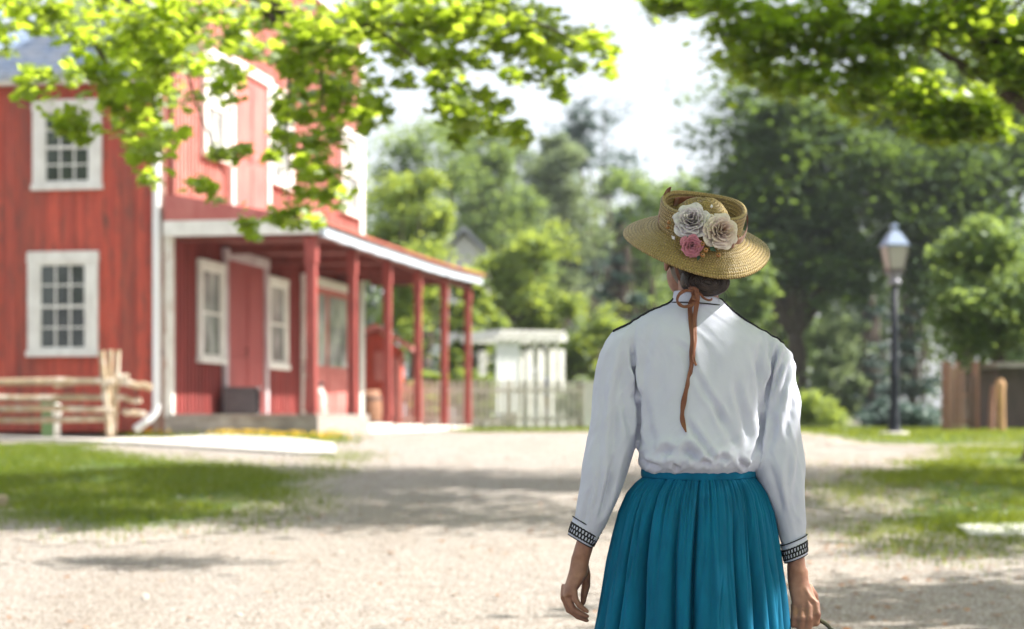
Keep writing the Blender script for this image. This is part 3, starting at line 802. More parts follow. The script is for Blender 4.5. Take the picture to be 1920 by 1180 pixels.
# ================================================================== street lamp
YL = 30.0; lx = P(1677, 785, YL).x; lg = gz(lx, YL)
def lz(py): return CAMZ+(HY-py)/F*YL-lg
lamp = empty('street_lamp', (lx, YL, lg), 0, 'old street lamp with a tapered glass lantern on a black post beside the lawn', 'street lamp')
mb = MB(); mb.lathe([(0,0),(0.13,0),(0.13,0.05),(0.10,0.10),(0.085,0.22),(0.09,0.25),(0.072,0.3),(0.068,0.9),(0.078,0.93),(0.066,0.97),(0.055,1.6),(0.05,lz(535)),(0,lz(535))], n=20)
mb.build('pole', mat('black_iron', (0.008,0.012,0.022,1), rough=0.6, spec=0.3), lamp, smooth=True)
mb = MB(); mb.lathe([(0,lz(537)),(0.09,lz(535)),(0.11,lz(530)),(0.075,lz(524)),(0.06,lz(521)),(0.12,lz(516)),(0.125,lz(513)),(0,lz(513))], n=20)
mb.build('collar', mat('grey_iron', (0.2,0.2,0.24,1), rough=0.5, metallic=0.3), lamp, smooth=True)
def frustum(mb, z0, z1, r0, r1, rot=0.5):
    vs = []
    for z, r_ in ((z0, r0), (z1, r1)):
        for k in range(4):
            a = rot+k*PI/2; vs.append((r_*1.414*math.cos(a), r_*1.414*math.sin(a), z))
    return mb.add(vs, [(0,3,2,1),(4,5,6,7),(0,1,5,4),(1,2,6,5),(2,3,7,6),(3,0,4,7)])
rb, rt_ = 0.100, 0.165
mb = MB(); frustum(mb, lz(512), lz(463), rb, rt_, 0.95)
m_, nt, bs = newmat('lantern_glass'); bs.inputs['Base Color'].default_value = (0.34,0.33,0.30,1); bs.inputs['Roughness'].default_value = 0.25; bs.inputs['Subsurface Weight'].default_value = 0.0
mb.build('lantern_glass', m_, lamp)
iron = mat('lantern_frame_iron', (0.10,0.085,0.08,1), rough=0.5)
mb = MB()
for k in range(4):
    a = 0.95+k*PI/2
    mb.tube([((rb+.006)*1.414*math.cos(a), (rb+.006)*1.414*math.sin(a), lz(513)), ((rt_+.006)*1.414*math.cos(a), (rt_+.006)*1.414*math.sin(a), lz(462))], 0.012, 6)
frustum(mb, lz(513), lz(504), rb+0.008, rb+0.018, 0.95); 
mb.build('lantern_frame', iron, lamp)
mb = MB(); frustum(mb, lz(463), lz(459), rt_+0.025, rt_+0.025, 0.95); frustum(mb, lz(459), lz(436), rt_+0.01, 0.075, 0.95); frustum(mb, lz(436), lz(433), 0.06, 0.05, .95); frustum(mb, lz(433), lz(423), 0.045, 0.055, 0.95); frustum(mb, lz(423), lz(420), 0.055, 0.02, 0.95)
mb.build('lantern_cap', mat('blue_grey_lantern_metal', (0.20,0.26,0.37,1), rough=0.45, metallic=0.2), lamp)
mb = MB(); mb.lathe([(0,0.0),(0.24,0.0),(0.24,0.04),(0.2,0.06),(0.1315,0.06)], n=20); mb.build('base', M['stone'], lamp)

# ================================================================== picket fence, pergola, shed, far house
YP = 44.0
pf = empty('picket_fence', (P(900, 785, YP).x, YP, gz(-1, YP)), 0, 'weathered grey picket fence with a broad white end post across the far lawn', 'fence')
M['picket'] = mat('weathered_picket', (0.72,0.70,0.63,1), (0.6,0.57,0.5,1), 4, rough=0.8)
mb = MB(); rr = random.Random(4)
x0, x1 = P(560, 0, YP).x, P(1092, 0, YP).x; g0 = gz(-1, YP); x = x0
zt = CAMZ+(HY-712)/F*YP
while x < x1:
    h = zt+rr.uniform(-0.02, 0.02); w_ = 0.036
    mb.add([(x-w_,YP-0.01,g0),(x+w_,YP-0.01,g0),(x+w_,YP-0.01,h-0.06),(x,YP-0.01,h),(x-w_,YP-0.01,h-0.06),(x-w_,YP+0.01,g0),(x+w_,YP+0.01,g0),(x+w_,YP+0.01,h-0.06),(x,YP+0.01,h),(x-w_,YP+0.01,h-0.06)],
           [(0,1,2,3,4),(9,8,7,6,5),(0,5,6,1),(1,6,7,2),(2,7,8,3),(3,8,9,4),(4,9,5,0)])
    x += 0.125
mb.build('picket_row', M['picket'], pf, keep=True)
for z in (g0+0.22, zt-0.25):
    mb = MB(); mb.lbox(x0, x1, YP+0.012, YP+0.06, z-0.04, z+0.04); mb.build('rail', M['picket'], pf, keep=True)
x = x0
while x < x1-0.5:
    mb = MB(); mb.lbox(x, x+0.1, YP+0.062, YP+0.16, g0-0.1, zt-0.02); mb.build('post', M['picket'], pf, keep=True); x += 1.6
mb = MB(); mb.lbox(x1+0.01, x1+0.32, YP-0.12, YP+0.18, g0-0.1, CAMZ+(HY-722)/F*YP); mb.lbox(x1-0.01, x1+0.34, YP-0.14, YP+0.20, CAMZ+(HY-722)/F*YP, CAMZ+(HY-716)/F*YP)
mb.build('gate_post', M['white'], pf, keep=True)

YG = 52.0
def gx(px): return P(px, 0, YG).x
def gzz(py): return CAMZ+(HY-py)/F*YG
pg = empty('garden_pavilion', (gx(995), YG, gz(0, YG)), 0, 'white open garden pavilion with arched bays behind the picket fence', 'pavilion')
gz0 = gz(0, YG)
rz = -0.18
def pav(mb, px0, px1, y0, y1, z0, z1): mb.lbox(gx(px0), gx(px1), YG+y0, YG+y1, z0, z1)
for px in (985, 1010, 1034, 1052):
    mb = MB(); pav(mb, px-1, px+11, -0.1, 0.08, gz0, gzz(655)); mb.build('column', M['white'], pg, keep=True)
for px in (950, 1030):
    mb = MB(); pav(mb, px, px+12, 1.8, 1.98, gz0, gzz(655)); mb.build('column', M['white'], pg, keep=True)
for px0, px1 in ((997,1009),(1022,1033),(1046,1051)):
    mb = MB(); xa, xb = gx(px0)+0.01, gx(px1)-0.01; w_ = xb-xa; za = gzz(656); vs = []; k = 9
    for i in range(k):
        a = PI*i/(k-1); vs.append(((xa+xb)/2-w_/2*math.cos(a), za+w_*0.5*math.sin(a)*1.5))
    top = gzz(638); V_ = []; F_ = []
    for yy in (YG-0.06, YG+0.04):
        for (x_, z_) in vs: V_.append((x_, yy, z_))
        for (x_, z_) in vs: V_.append((x_, yy, top))
    for i in range(k-1):
        F_ += [(i,i+1,k+i+1,k+i), (2*k+i+1,2*k+i,3*k+i,3*k+i+1), (i,2*k+i,2*k+i+1,i+1)]
    mb.add(V_, F_); mb.build('arch', M['white'], pg, keep=True, fix=False)
mb = MB(); pav(mb, 925, 972, 0.0, 0.06, gzz(775), gzz(641)); mb.build('side_panel', mat('white_lattice_panel', (0.78,0.79,0.78,1), (0.6,0.64,0.66,1), 12, rough=0.7), pg, keep=True)
mb = MB(); pav(mb, 918, 1066, -0.16, 0.12, gzz(640), gzz(626)); pav(mb, 918, 1066, 1.86, 2.1, gzz(640), gzz(626)); pav(mb, 918, 923, 0.13, 1.85, gzz(639), gzz(627)); pav(mb, 1061, 1066, 0.13, 1.85, gzz(639), gzz(627))
for i in range(9): pav(mb, 925+i*16, 929+i*16, -0.3, 2.3, gzz(626)+0.002, gzz(620))
mb.build('roof', M['white'], pg, keep=True)
mb = MB(); pav(mb, 950, 963, -0.03, -0.01, gzz(698), gzz(676)); pav(mb, 953, 959, -0.05, -0.03, gzz(704), gzz(680))
o = mb.build('blue_wreath', mat('blue_cloth', (0.12,0.25,0.6,1)), None); tag(o, 'small blue cloth hanging on the white pavilion side panel', 'cloth')
pg.rotation_euler.z = 0.45
# a visitor half hidden behind the pavilion column
YS = 54.5
sx_ = P(1031, 0, YS).x
per = empty('person', (sx_, YS, gz(0, YS)), 0, 'distant person with brown hair and a blue top beside the pavilion column', 'person')
mb = MB(); g_ = gz(0, YS); z_ = lambda h: g_+h
mb.loft([((sx_+dx, YS, z_(h)), (rx, 0, 0), (0, ry, 0)) for dx, h, rx, ry in ((0,0.0,.10,.10),(0,.08,.08,.06),(0,.5,.10,.07),(0,.85,.15,.10),(0,1.0,.13,.09),(0,1.25,.17,.10),(0,1.38,.15,.08),(0,1.42,.06,.06),(0,1.47,.05,.055),(0,1.52,.075,.085),(0,1.60,.085,.095),(0,1.67,.07,.08),(0,1.71,.02,.03))], 14)
me = remesh(mb, 0.03, 2); link('body', me, mat('visitor_skin', (0.45,0.28,0.2,1)), per, keep=True, smooth=True)
mb = MB(); mb.loft([((sx_, YS, z_(h)), (rx, 0, 0), (0, ry, 0)) for h, rx, ry in ((.86,.17,.13),(1.0,.16,.12),(1.25,.20,.13),(1.36,.18,.11),(1.42,.08,.08))], 14)
mb.tube([(sx_-0.19, YS, z_(1.33)), (sx_-0.24, YS, z_(1.1)), (sx_-0.22, YS-0.05, z_(0.85))], (0.06,0.05,0.04), 8); mb.tube([(sx_+0.19, YS, z_(1.33)), (sx_+0.24, YS, z_(1.1)), (sx_+0.22, YS-0.05, z_(0.85))], (0.06,0.05,0.04), 8)
mb.build('shirt', mat('blue_shirt', (0.05,0.08,0.28,1)), per, keep=True, smooth=True)
mb = MB(); mb.blob((sx_, YS-0.02, z_(1.63)), (.105,.115,.115)); mb.build('hair', mat('brown_hair', (0.16,0.07,0.05,1)), per, keep=True, smooth=True)

# red shed behind the porch
YS = 43.0
def sx(px): return P(px, 0, YS).x
def sz(py): return CAMZ+(HY-py)/F*YS
sg = gz(-3, YS)
shed = empty('red_shed', (sx(700), YS, sg), 0, 'small red gabled shed with dark doorway behind the porch posts', 'shed')
xa, xb = sx(640), sx(748); xm = sx(706); ze = sz(652); zr = sz(622)
mb = MB(); mb.add([(xa,YS,sg),(xb,YS,sg),(xb,YS,ze),(xm,YS,zr),(xa,YS,ze),(xa,YS+2,sg),(xb,YS+2,sg),(xb,YS+2,ze),(xm,YS+2,zr),(xa,YS+2,ze)],
       [(0,1,2,3,4),(9,8,7,6,5),(1,6,7,2),(0,4,9,5)])
mb.build('wall', M['red'], shed, keep=True)
mb = MB()
R_ = mat('faded_pink_shed_roof', (0.55,0.22,0.2,1), (0.45,0.16,0.15,1), 5)
for (xe, s_) in ((xa-0.25, -1), (xb+0.32, 1)):
    zz = ze-0.10
    mb.add([(xm,YS-0.35,zr+0.05),(xe,YS-0.35,zz),(xe,YS+2.2,zz),(xm,YS+2.2,zr+0.05),(xm,YS-0.35,zr+0.17),(xe,YS-0.35,zz+0.13),(xe,YS+2.2,zz+0.13),(xm,YS+2.2,zr+0.17)],
       [(0,1,2,3),(7,6,5,4),(0,4,5,1),(1,5,6,2),(2,6,7,3),(3,7,4,0)])
mb.build('roof', R_, shed, keep=True)
mb = MB(); mb.lbox(sx(722), sx(737), YS-0.04, YS-0.005, sg, sz(672)); mb.build('doorway', M['dark'], shed, keep=True)
mb = MB(); mb.lbox(sx(737), sx(751), YS-0.06, YS-0.005, sg, sz(672)); mb.lbox(sx(702), sx(721), YS-0.06, YS-0.005, sz(715), sz(660)); mb.build('door_board', R_, shed, keep=True)
b = empty('barrel', (sx(693), YS-0.7, gz(-3, YS)), 0, 'brown wooden barrel standing against the red shed', 'barrel')
mb = MB(); prof = [(0,0),(0.27,0),(0.31,0.2),(0.33,0.42),(0.31,0.66),(0.27,0.86),(0.25,0.86),(0.25,0.82),(0,0.82)]; mb.lathe(prof, n=20); mb.build('staves', mat('barrel_wood', (0.30,0.15,0.08,1), (0.2,0.1,0.06,1), 9, (4,4,1)), b, smooth=True)
mb = MB()
M['hoop'] = mat('rusty_hoop', (0.14,0.1,0.09,1), metallic=0.4)
for z in (0.16, 0.68):
    mb = MB(); mb.lathe([(0.312,z-0.03),(0.325,z-0.03),(0.325,z+0.03),(0.31,z+0.03)], n=20); mb.build('hoop', M['hoop'], b)

# far pale house among the trees
YH = 72.0
hx = lambda px: P(px, 0, YH).x
hz = lambda py: CAMZ+(HY-py)/F*YH
fh = empty('pale_house', (hx(872), YH, gz(0, YH)), 0.0, 'pale house with a grey gabled roof half hidden in trees', 'house')
g_ = gz(0, YH)
mb = MB(); mb.lbox(hx(828), hx(915), YH, YH+5, g_, hz(482)); mb.build('wall', mat('pale_siding', (0.66,0.62,0.62,1), (0.55,0.52,0.55,1), 3), fh, keep=True)
mb = MB(); zr = hz(432); ze = hz(486)
for s_, xe in ((1, hx(922)), (-1, hx(818))):
    xm = hx(870)
    mb.add([(xm,YH-0.4,zr),(xe,YH-0.4,ze),(xe,YH+5.4,ze),(xm,YH+5.4,zr),(xm,YH-0.4,zr+0.15),(xe,YH-0.4,ze+0.15),(xe,YH+5.4,ze+0.15),(xm,YH+5.4,zr+0.15)],[(0,1,2,3),(7,6,5,4),(0,4,5,1),(1,5,6,2),(2,6,7,3),(3,7,4,0)])
mb.build('roof', mat('grey_roof', (0.42,0.42,0.46,1), (0.35,0.35,0.4,1), 3), fh, keep=True)
mb = MB(); mb.add([(hx(828),YH-0.01,hz(482)),(hx(915),YH-0.01,hz(482)),(hx(870),YH-0.01,hz(440)),(hx(828),YH+0.1,hz(482)),(hx(915),YH+0.1,hz(482)),(hx(870),YH+0.1,hz(440))],[(0,1,2),(5,4,3)]); mb.build('gable', mat('pale_gable', (0.6,0.58,0.58,1)), fh, keep=True)
for px in (840, 880):
    mb = MB(); mb.lbox(hx(px), hx(px+16), YH-0.05, YH-0.005, hz(545), hz(505)); mb.build('window', M['glass'], fh, keep=True)

# brown board fence at the right and leaning logs, dark shed behind
YB = 33.0
bx_ = lambda px: P(px, 0, YB).x
bz = lambda py: CAMZ+(HY-py)/F*YB
bf = empty('board_fence', (bx_(1805), YB, gz(7.7, YB)), 0, 'brown upright board fence panel under the low green branches', 'fence')
M['brownboard'] = mat('brown_fence_board', (0.36,0.20,0.14,1), (0.22,0.12,0.09,1), 3, (6,6,0.4), 0.85, bmp=0.4)
mb = MB(); rr = random.Random(8); x = bx_(1774); g_ = gz(7.7, YB)
while x < bx_(1833):
    w_ = rr.uniform(0.05, 0.09); mb.lbox(x, x+w_, YB-rr.uniform(0.0,0.03), YB+0.03, g_+rr.uniform(0,.05), bz(690)+rr.uniform(-0.16,0.16), mi=rr.randrange(3)); x += w_+rr.choice((0.01, 0.03, 0.06))
mb.build('board_row', [M['brownboard'], mat('pinkish_board', (0.42,0.26,0.20,1), (0.3,0.17,0.13,1), 3, (6,6,.4)), mat('dark_board', (0.15,0.09,0.07,1), (0.1,0.065,0.05,1), 3, (6,6,.4))], bf, keep=True)
for za, zb in ((745,738),(795,788)):
    mb = MB(); mb.lbox(bx_(1773), bx_(1834), YB+0.032, YB+0.08, bz(za), bz(zb)); mb.build('rail', M['brownboard'], bf, keep=True)
for px in (1776, 1833):
    mb = MB(); mb.lbox(bx_(px)-0.05, bx_(px)+0.05, YB+0.09, YB+0.2, g_-0.1, bz(678)); mb.build('post', M['brownboard'], bf, keep=True)
tl = empty('log_post', (bx_(1856), YB-0.5, g_), 0, 'leaning split log with a sunlit tan face right of the board fence', 'log')
mb = MB(); mb.tube([(bx_(1864), YB-0.5, g_-0.05),(bx_(1863), YB-0.5, g_+0.35),(bx_(1861), YB-0.52, g_+0.7),(bx_(1862), YB-0.5, bz(722)),(bx_(1861), YB-0.5, bz(712))], (0.075,0.07,0.08,0.09,0.05), 9)
mb.build('stem', mat('tan_log', (0.50,0.30,0.14,1), (0.36,0.2,0.1,1), 6, (2,2,0.6)), tl, keep=True)
mb = MB(); mb.tube([(bx_(1848), YB-0.35, g_-0.05),(bx_(1850), YB-0.35, g_+0.5),(bx_(1853), YB-0.38, bz(726))], (0.05,0.05,0.045), 8); mb.build('branch', M['brownboard'], tl, keep=True)
YD = 36.0
dx_ = lambda px: P(px, 0, YD).x
ds = empty('dark_shed', (dx_(1930), YD, gz(9, YD)), 0, 'dark brown weathered shed under the trees at the right edge', 'shed')
mb = MB(); g_ = gz(9, YD); mb.lbox(dx_(1872), dx_(2080), YD, YD+2.5, g_, CAMZ+(HY-690)/F*YD); mb.build('wall', mat('dark_shed_wood', (0.10,0.07,0.06,1), (0.06,0.045,0.04,1), 3, (5,5,0.4)), ds, keep=True)
mb = MB(); z_ = CAMZ+(HY-690)/F*YD; mb.lbox(dx_(1862), dx_(2090), YD-0.3, YD+2.8, z_, z_+0.1); mb.build('roof', M['woodgrey'], ds, keep=True)
# ================================================================== trees
MAPLE = [(0,-.5),(.16,-.34),(.46,-.30),(.36,-.08),(.56,.12),(.26,.14),(.22,.30),(0,.56),(-.22,.30),(-.26,.14),(-.56,.12),(-.36,-.08),(-.46,-.30),(-.16,-.34)]
OVAL = [(0,-.5),(.30,-.12),(.24,.28),(0,.55),(-.24,.28),(-.30,-.12)]
QUAD = [(0,-.5),(.33,0),(0,.5),(-.33,0)]
def leaves(name, pts, size, material, parent, seed, shape=QUAD, up=0.6, droop=0.3, tmean=0.45, tsd=0.25, clump_tint=None, svar=0.35):
    r = np.random.RandomState(seed); n = len(pts); k = len(shape)
    nrm = r.normal(size=(n,3)); nrm /= np.linalg.norm(nrm, axis=1)[:,None]; nrm[:,2] = np.abs(nrm[:,2])
    nrm = nrm*(1-up) + np.array([0,0,up]); nrm /= np.linalg.norm(nrm, axis=1)[:,None]
    d = r.normal(size=(n,3)); d[:,2] -= droop*2
    d -= nrm*np.sum(d*nrm, axis=1)[:,None]; d /= np.linalg.norm(d, axis=1)[:,None]
    e = np.cross(nrm, d); s = size*np.clip(r.normal(1, svar, n), 0.4, 1.9)
    sh = np.array(shape)
    v = pts[:,None,:] + s[:,None,None]*(sh[None,:,0:1]*e[:,None,:] + sh[None,:,1:2]*d[:,None,:] - (0.35*np.abs(sh[None,:,0:1])**1.3)*nrm[:,None,:])
    t = r.normal(tmean, tsd, n)
    if clump_tint is not None: t = t + clump_tint
    me = poly_mesh(name, v.reshape(-1,3), k, n, np.arange(n*k), {'tint': np.repeat(np.clip(t, 0, 1), k)})
    return link(name, me, material, parent, keep=True)

def crown_pts(lobes, seed, leaf_per_clump=60, shell=0.5, flat=0.55, spread=0.24):
    """lobes: (centre, (rx,ry,rz), clumps). Leaves gather in clumps spread through each lobe, thicker toward its outside"""
    r = np.random.RandomState(seed); P_ = []; T_ = []; C_ = []
    for c, rad, nc in lobes:
        c = np.array(c, float); rad = np.array(rad if hasattr(rad, '__len__') else (rad,)*3, float)
        for _ in range(int(nc)):
            d = r.normal(size=3); d /= np.linalg.norm(d)
            q = (shell + (1-shell)*r.rand()**0.7) * (0.75+0.35*r.rand())
            cc = c + d*rad*q
            m = max(5, int(leaf_per_clump*r.uniform(0.4, 1.6))); sg = rad.mean()*spread*r.uniform(0.6, 1.3)
            P_.append(cc + r.normal(size=(m,3))*np.array([sg, sg, sg*flat])); T_.append(np.full(m, r.normal(0, 0.16))); C_.append(cc)
    return np.concatenate(P_), np.concatenate(T_), C_

def limb(mb, a, b, r0, r1, seed, wob=0.06, n=8, sides=8):
    r = random.Random(seed); a = Vector(a); b = Vector(b); L = (b-a).length; pts = []; rad = []
    for i in range(n+1):
        f = i/n; p = a.lerp(b, f)
        k = math.sin(PI*f)*wob*L
        p += Vector((r.uniform(-1,1), r.uniform(-1,1), r.uniform(-.3,1)))*k*0.6
        pts.append(p); rad.append(lerp(r0, r1, f))
    mb.tube(pts, rad, sides)

def tree(name, label, base, fork, lobes, leaf_mat_, size, seed, trunk_r=0.25, bark=None, cat='tree', group=None, lpc=60, shape=QUAD, limbs=14, twig=0.03, extra_limbs=(), tmean=0.45, up=0.5, droop=0.3, spread=0.24, shell=0.5, flat=0.55, root=True, hubs=None):
    bz_ = gz(base[0], base[1]); base = Vector((base[0], base[1], bz_))
    o = empty(name, base, 0, label, cat, group)
    pts, tt, cl = crown_pts(lobes, seed, lpc, shell, flat, spread)
    leaves('crown', pts, size, leaf_mat_, o, seed+1, shape, up, droop, tmean, 0.22, tt)
    mb = MB(); fork = Vector(fork); r = random.Random(seed)
    tp = [base+Vector((0,0,-0.2)), base+Vector((0,0,0.15)), base.lerp(fork, 0.35)+Vector((r.uniform(-.1,.1), r.uniform(-.1,.1), 0)), base.lerp(fork, 0.7)+Vector((r.uniform(-.15,.15), r.uniform(-.15,.15), 0)), fork]
    mb.tube(tp, [trunk_r*1.5, trunk_r*1.15, trunk_r*0.95, trunk_r*0.85, trunk_r*0.7], 12)
    for i, (c, rad, nc) in enumerate(lobes):
        c = Vector(c)
        if hubs:
            h_, hr = min(hubs, key=lambda q_: (Vector(q_[0])-c).length); limb(mb, h_, c, hr, hr*0.3, seed*7+i, 0.06)
        else: limb(mb, fork+Vector((0,0,-0.1)), c, trunk_r*0.5, trunk_r*0.12, seed*7+i, 0.08)
    idx = list(range(len(cl))); r.shuffle(idx)
    L = [Vector(l[0]) for l in lobes]
    for i in idx[:limbs]:
        q = Vector(cl[i]); near = min(L, key=lambda v: (v-q).length)
        limb(mb, near, q, trunk_r*0.14, twig*0.3, seed*11+i, 0.1, 5, 5)
    for a, b, r0, r1 in extra_limbs: limb(mb, a, b, r0, r1, seed+99, 0.04, 8, 8)
    mb.build('trunk', bark or M['bark'], o, keep=True, smooth=True, fix=False)
    return o

L_maple = leaf_mat('maple_leaf_sunlit', (0.08,0.14,0.012,1), (0.16,0.24,0.02,1), (0.60,0.76,0.06,1), 0.68, 0.08)
L_shade = leaf_mat('maple_leaf_broad', (0.05,0.11,0.012,1), (0.11,0.19,0.018,1), (0.70,0.90,0.06,1), 0.64, 0.12)
L_light = leaf_mat('light_green_leaf', (0.09,0.15,0.03,1), (0.20,0.28,0.055,1), (0.60,0.72,0.10,1), 0.5, 0.04)
L_mid = leaf_mat('mid_green_leaf', (0.055,0.11,0.035,1), (0.12,0.20,0.06,1), (0.42,0.56,0.12,1), 0.45, 0.04)
L_dark = leaf_mat('dark_green_leaf', (0.028,0.070,0.022,1), (0.07,0.13,0.035,1), (0.28,0.42,0.06,1), 0.40, 0.04)
L_blue = leaf_mat('blue_green_needle', (0.035,0.075,0.065,1), (0.09,0.14,0.12,1), (0.10,0.18,0.12,1), 0.25, 0.04)
L_grey = leaf_mat('grey_green_leaf', (0.09,0.14,0.07,1), (0.20,0.26,0.13,1), (0.42,0.52,0.22,1), 0.42, 0.04)

# --- the maple whose boughs hang over the left of the lane
YM = 15.0
def mlobe(px, py, rx, rz_, n, dy=0.0, ry=1.3):
    p = P(px, py, YM+dy); k = (YM+dy)/F
    return (p, (rx*k, ry, rz_*k), n)
def spray(px, py, r_, dy=0.0, dens=1.0):
    return mlobe(px, py, r_*0.95, r_*0.8, max(2, r_*r_*0.0108*dens), dy, 0.16+r_*0.010)
rs = random.Random(31)
ml = [spray(a, b, c, rs.uniform(-1.0, 1.0)) for a, b, c in [
 (40,15,34),(100,10,34),(150,30,34),(210,18,36),(270,28,38),(330,18,36),(390,12,34),(440,28,36),(0,55,26),(12,95,16),
 (95,45,26),(150,70,26),(205,78,34),(252,62,34),(300,72,36),(342,50,30),(55,165,30),(72,135,20),(128,140,22),(118,228,28),(138,210,22),(152,250,18),
 (190,128,32),(240,112,36),(290,120,38),(330,100,32),(210,180,32),(258,182,38),(308,170,32),(240,232,32),(290,240,34),(268,290,32),(285,338,22),(322,250,18),
 (378,120,22),(362,64,28),(430,72,24),(452,50,30),(425,165,26),(440,130,22),(372,192,13),(462,95,18),
 (520,28,38),(560,80,34),(505,88,24),(545,122,28),(600,60,46),(645,100,42),(660,36,48),(600,150,36),(562,172,28),(640,168,38),(620,212,36),(562,222,28),(684,222,20),(528,200,18),
 (532,258,24),(582,268,30),(630,258,20),(508,292,14),(440,292,17),(412,288,20),(370,340,22),(404,364,14),(462,278,12),
 (572,318,28),(612,328,26),(552,358,18),(602,368,24),(640,376,17),(460,414,20),(502,408,17),(542,402,27),(472,434,11),(552,424,11),(596,404,14)]]
mr = [spray(a, b, c, rs.uniform(-0.3, 1.0), 1.15) for a, b, c in [
 (700,20,44),(750,10,44),(800,20,44),(850,16,42),(900,10,40),(950,22,34),(720,60,26),(775,62,30),(830,60,34),(880,50,30),(925,55,24),(990,50,28),(1030,62,30),(1075,72,30),(1110,84,28),(1140,100,18),(1130,130,16),
 (745,100,22),(700,150,20),(800,105,30),(850,105,24),(900,112,22),(955,95,24),(1000,100,22),(1050,108,24),(1085,120,18),(760,160,16),(810,150,20),(858,160,22),(830,195,24),(870,205,26),(905,185,18),(960,140,18),(1005,145,20),(1045,160,18),(1048,180,12),
 (880,240,22),(865,262,12),(925,232,24),(965,250,22),(985,268,14),(940,200,16),(850,228,20),(700,205,22),(690,240,14),(1000,20,24)]]
up_l = [((-6.4,17,6.3),(1.6,1.8,1.5),36), ((-5.6,14.5,5.2),(1.0,1.2,1.0),20), ((-7.6,15,5.5),(1.8,1.8,1.6),36)]
fk = (-7.2, 16.5, 3.6)
ex = []
def q(px, py, dy=0.0): return P(px, py, YM+dy)
for a, b, r0, r1 in (((-60,-160),(157,0),.035,.022), ((157,0),(164,62),.022,.017), ((164,62),(204,125),.017,.010), ((204,125),(215,170),.010,.006),
        ((130,-150),(237,0),.03,.02), ((237,0),(303,62),.02,.014), ((303,62),(345,95),.014,.008),
        ((300,-140),(481,0),.045,.033), ((481,0),(569,36),.033,.025), ((569,36),(640,48),.025,.018), ((496,18),(540,70),.022,.018), ((540,70),(583,117),.018,.014), ((583,117),(622,122),.014,.009), ((600,122),(606,200),.010,.006),
        ((640,48),(800,45),.018,.012), ((800,45),(1000,40),.012,.007), ((1000,40),(1110,90),.007,.004), ((700,48),(860,180),.010,.005), ((330,90),(420,330),.008,.004), ((303,62),(280,300),.009,.004), ((540,100),(540,390),.009,.004)):
    ex.append((q(*a), q(*b), r0, r1))
ex += [(fk, q(-60,-160), .13, .04), (fk, q(130,-150), .10, .035), (fk, q(300,-140), .14, .05)]
bz0 = Vector(fk)
maple = empty('maple_tree', (-7.4, 16.5, gz(-7.4,16.5)), 0, 'maple with sunlit yellow green boughs hanging in front of the red house', 'tree')
pl, tl_, _ = crown_pts(ml, 21, 8, 0.1, 0.7, 0.30)
pr, tr_, _ = crown_pts(mr, 22, 8, 0.1, 0.7, 0.30)
pu, tu_, cu = crown_pts(up_l, 23, 40, 0.3, 0.6, 0.25)
leaves('crown', np.concatenate([pl, pr, pu]), 0.090, L_maple, maple, 24, MAPLE, 0.45, 0.35, 0.5, 0.25, np.concatenate([tl_, tr_-0.1, tu_]))  # right-hand sprays tinted darker, crown shade put into the leaf colour
mb = MB(); b0 = maple.location.copy()
mb.tube([b0+Vector((0,0,-.2)), b0+Vector((0,0,.2)), b0+Vector((0.05,0,1.5)), Vector(fk)], [.42,.30,.26,.22], 12)
ex = [(a, b, r0*1.35, r1*1.35) for a, b, r0, r1 in ex]
for c, rad, nc in up_l: limb(mb, fk, c, 0.11, 0.02, int(nc), 0.06)
for a, b, r0, r1 in ex: limb(mb, a, b, r0, r1, 5, 0.02, 4, 7)
mb.build('trunk', M['bark'], maple, keep=True, smooth=True, fix=False)

# --- the broad tree on the right whose crown shades the lane
YR = 20.0
def rl(px, py, r_, n, dy=0.0, ry=0.7):
    p = P(px, py, YR+dy); k = (YR+dy)/F; return (p, (r_*k, ry, r_*0.72*k), n)
Rl = [rl(*a) for a in [(1240,5,42,12,0,.4), (1330,20,70,30), (1430,60,90,44), (1400,115,60,26), (1540,60,100,56), (1660,50,100,56), (1780,40,110,60), (1890,60,90,50), (1520,150,70,30), (1600,190,60,30), (1640,150,60,26),
      (1715,180,55,40,-.6,.5), (1790,200,60,50,-.8,.5), (1850,235,40,32,-.8,.4), (1740,240,46,34,-.7,.4), (1900,130,70,36), (1980,120,120,60)]]
Ru = [((4.1, 19.2, 6.6), (1.5, 1.5, 0.8), 54), ((5.2, 19.6, 7.2), (1.4, 1.6, 1.0), 56), ((9.4, 21.0, 6.6), (2.0, 1.6, 1.4), 60), ((2.9, 17.7, 7.3), (1.4, 1.3, 0.8), 50), ((2.1, 20.0, 7.6), (1.4, 1.3, 0.8), 50), ((3.4, 16.3, 6.9), (1.1, 0.9, 0.6), 30), ((6.0, 16.3, 6.8), (1.7, 1.1, 0.8), 50), ((8.8, 16.1, 6.8), (1.8, 1.3, 1.1), 60), ((4.6, 21.6, 7.2), (1.7, 1.2, 0.9), 50), ((7.4, 21.0, 8.4), (2.0, 1.5, 1.0), 60), ((10.4, 20, 7.6), (2.2, 2.0, 1.8), 60), ((4.6, 13.1, 6.4), (1.1, 0.5, 0.3), 7), ((12, 18.6, 6.6), (2, 2, 1.8), 50), ((3.2, 21.4, 6.9), (1.2, 1.0, 0.6), 30), ((9.8, 13.9, 6.2), (1.3, 0.8, 0.8), 24), ((6.6, 18.0, 7.6), (1.3, 1.0, 0.7), 30), ((1.85, 16.0, 6.1), (0.8, 0.6, 0.3), 16)]
fk = Vector((7.6, 20.5, 3.1))
def q(px, py, dy=0.0): return P(px, py, YR+dy)
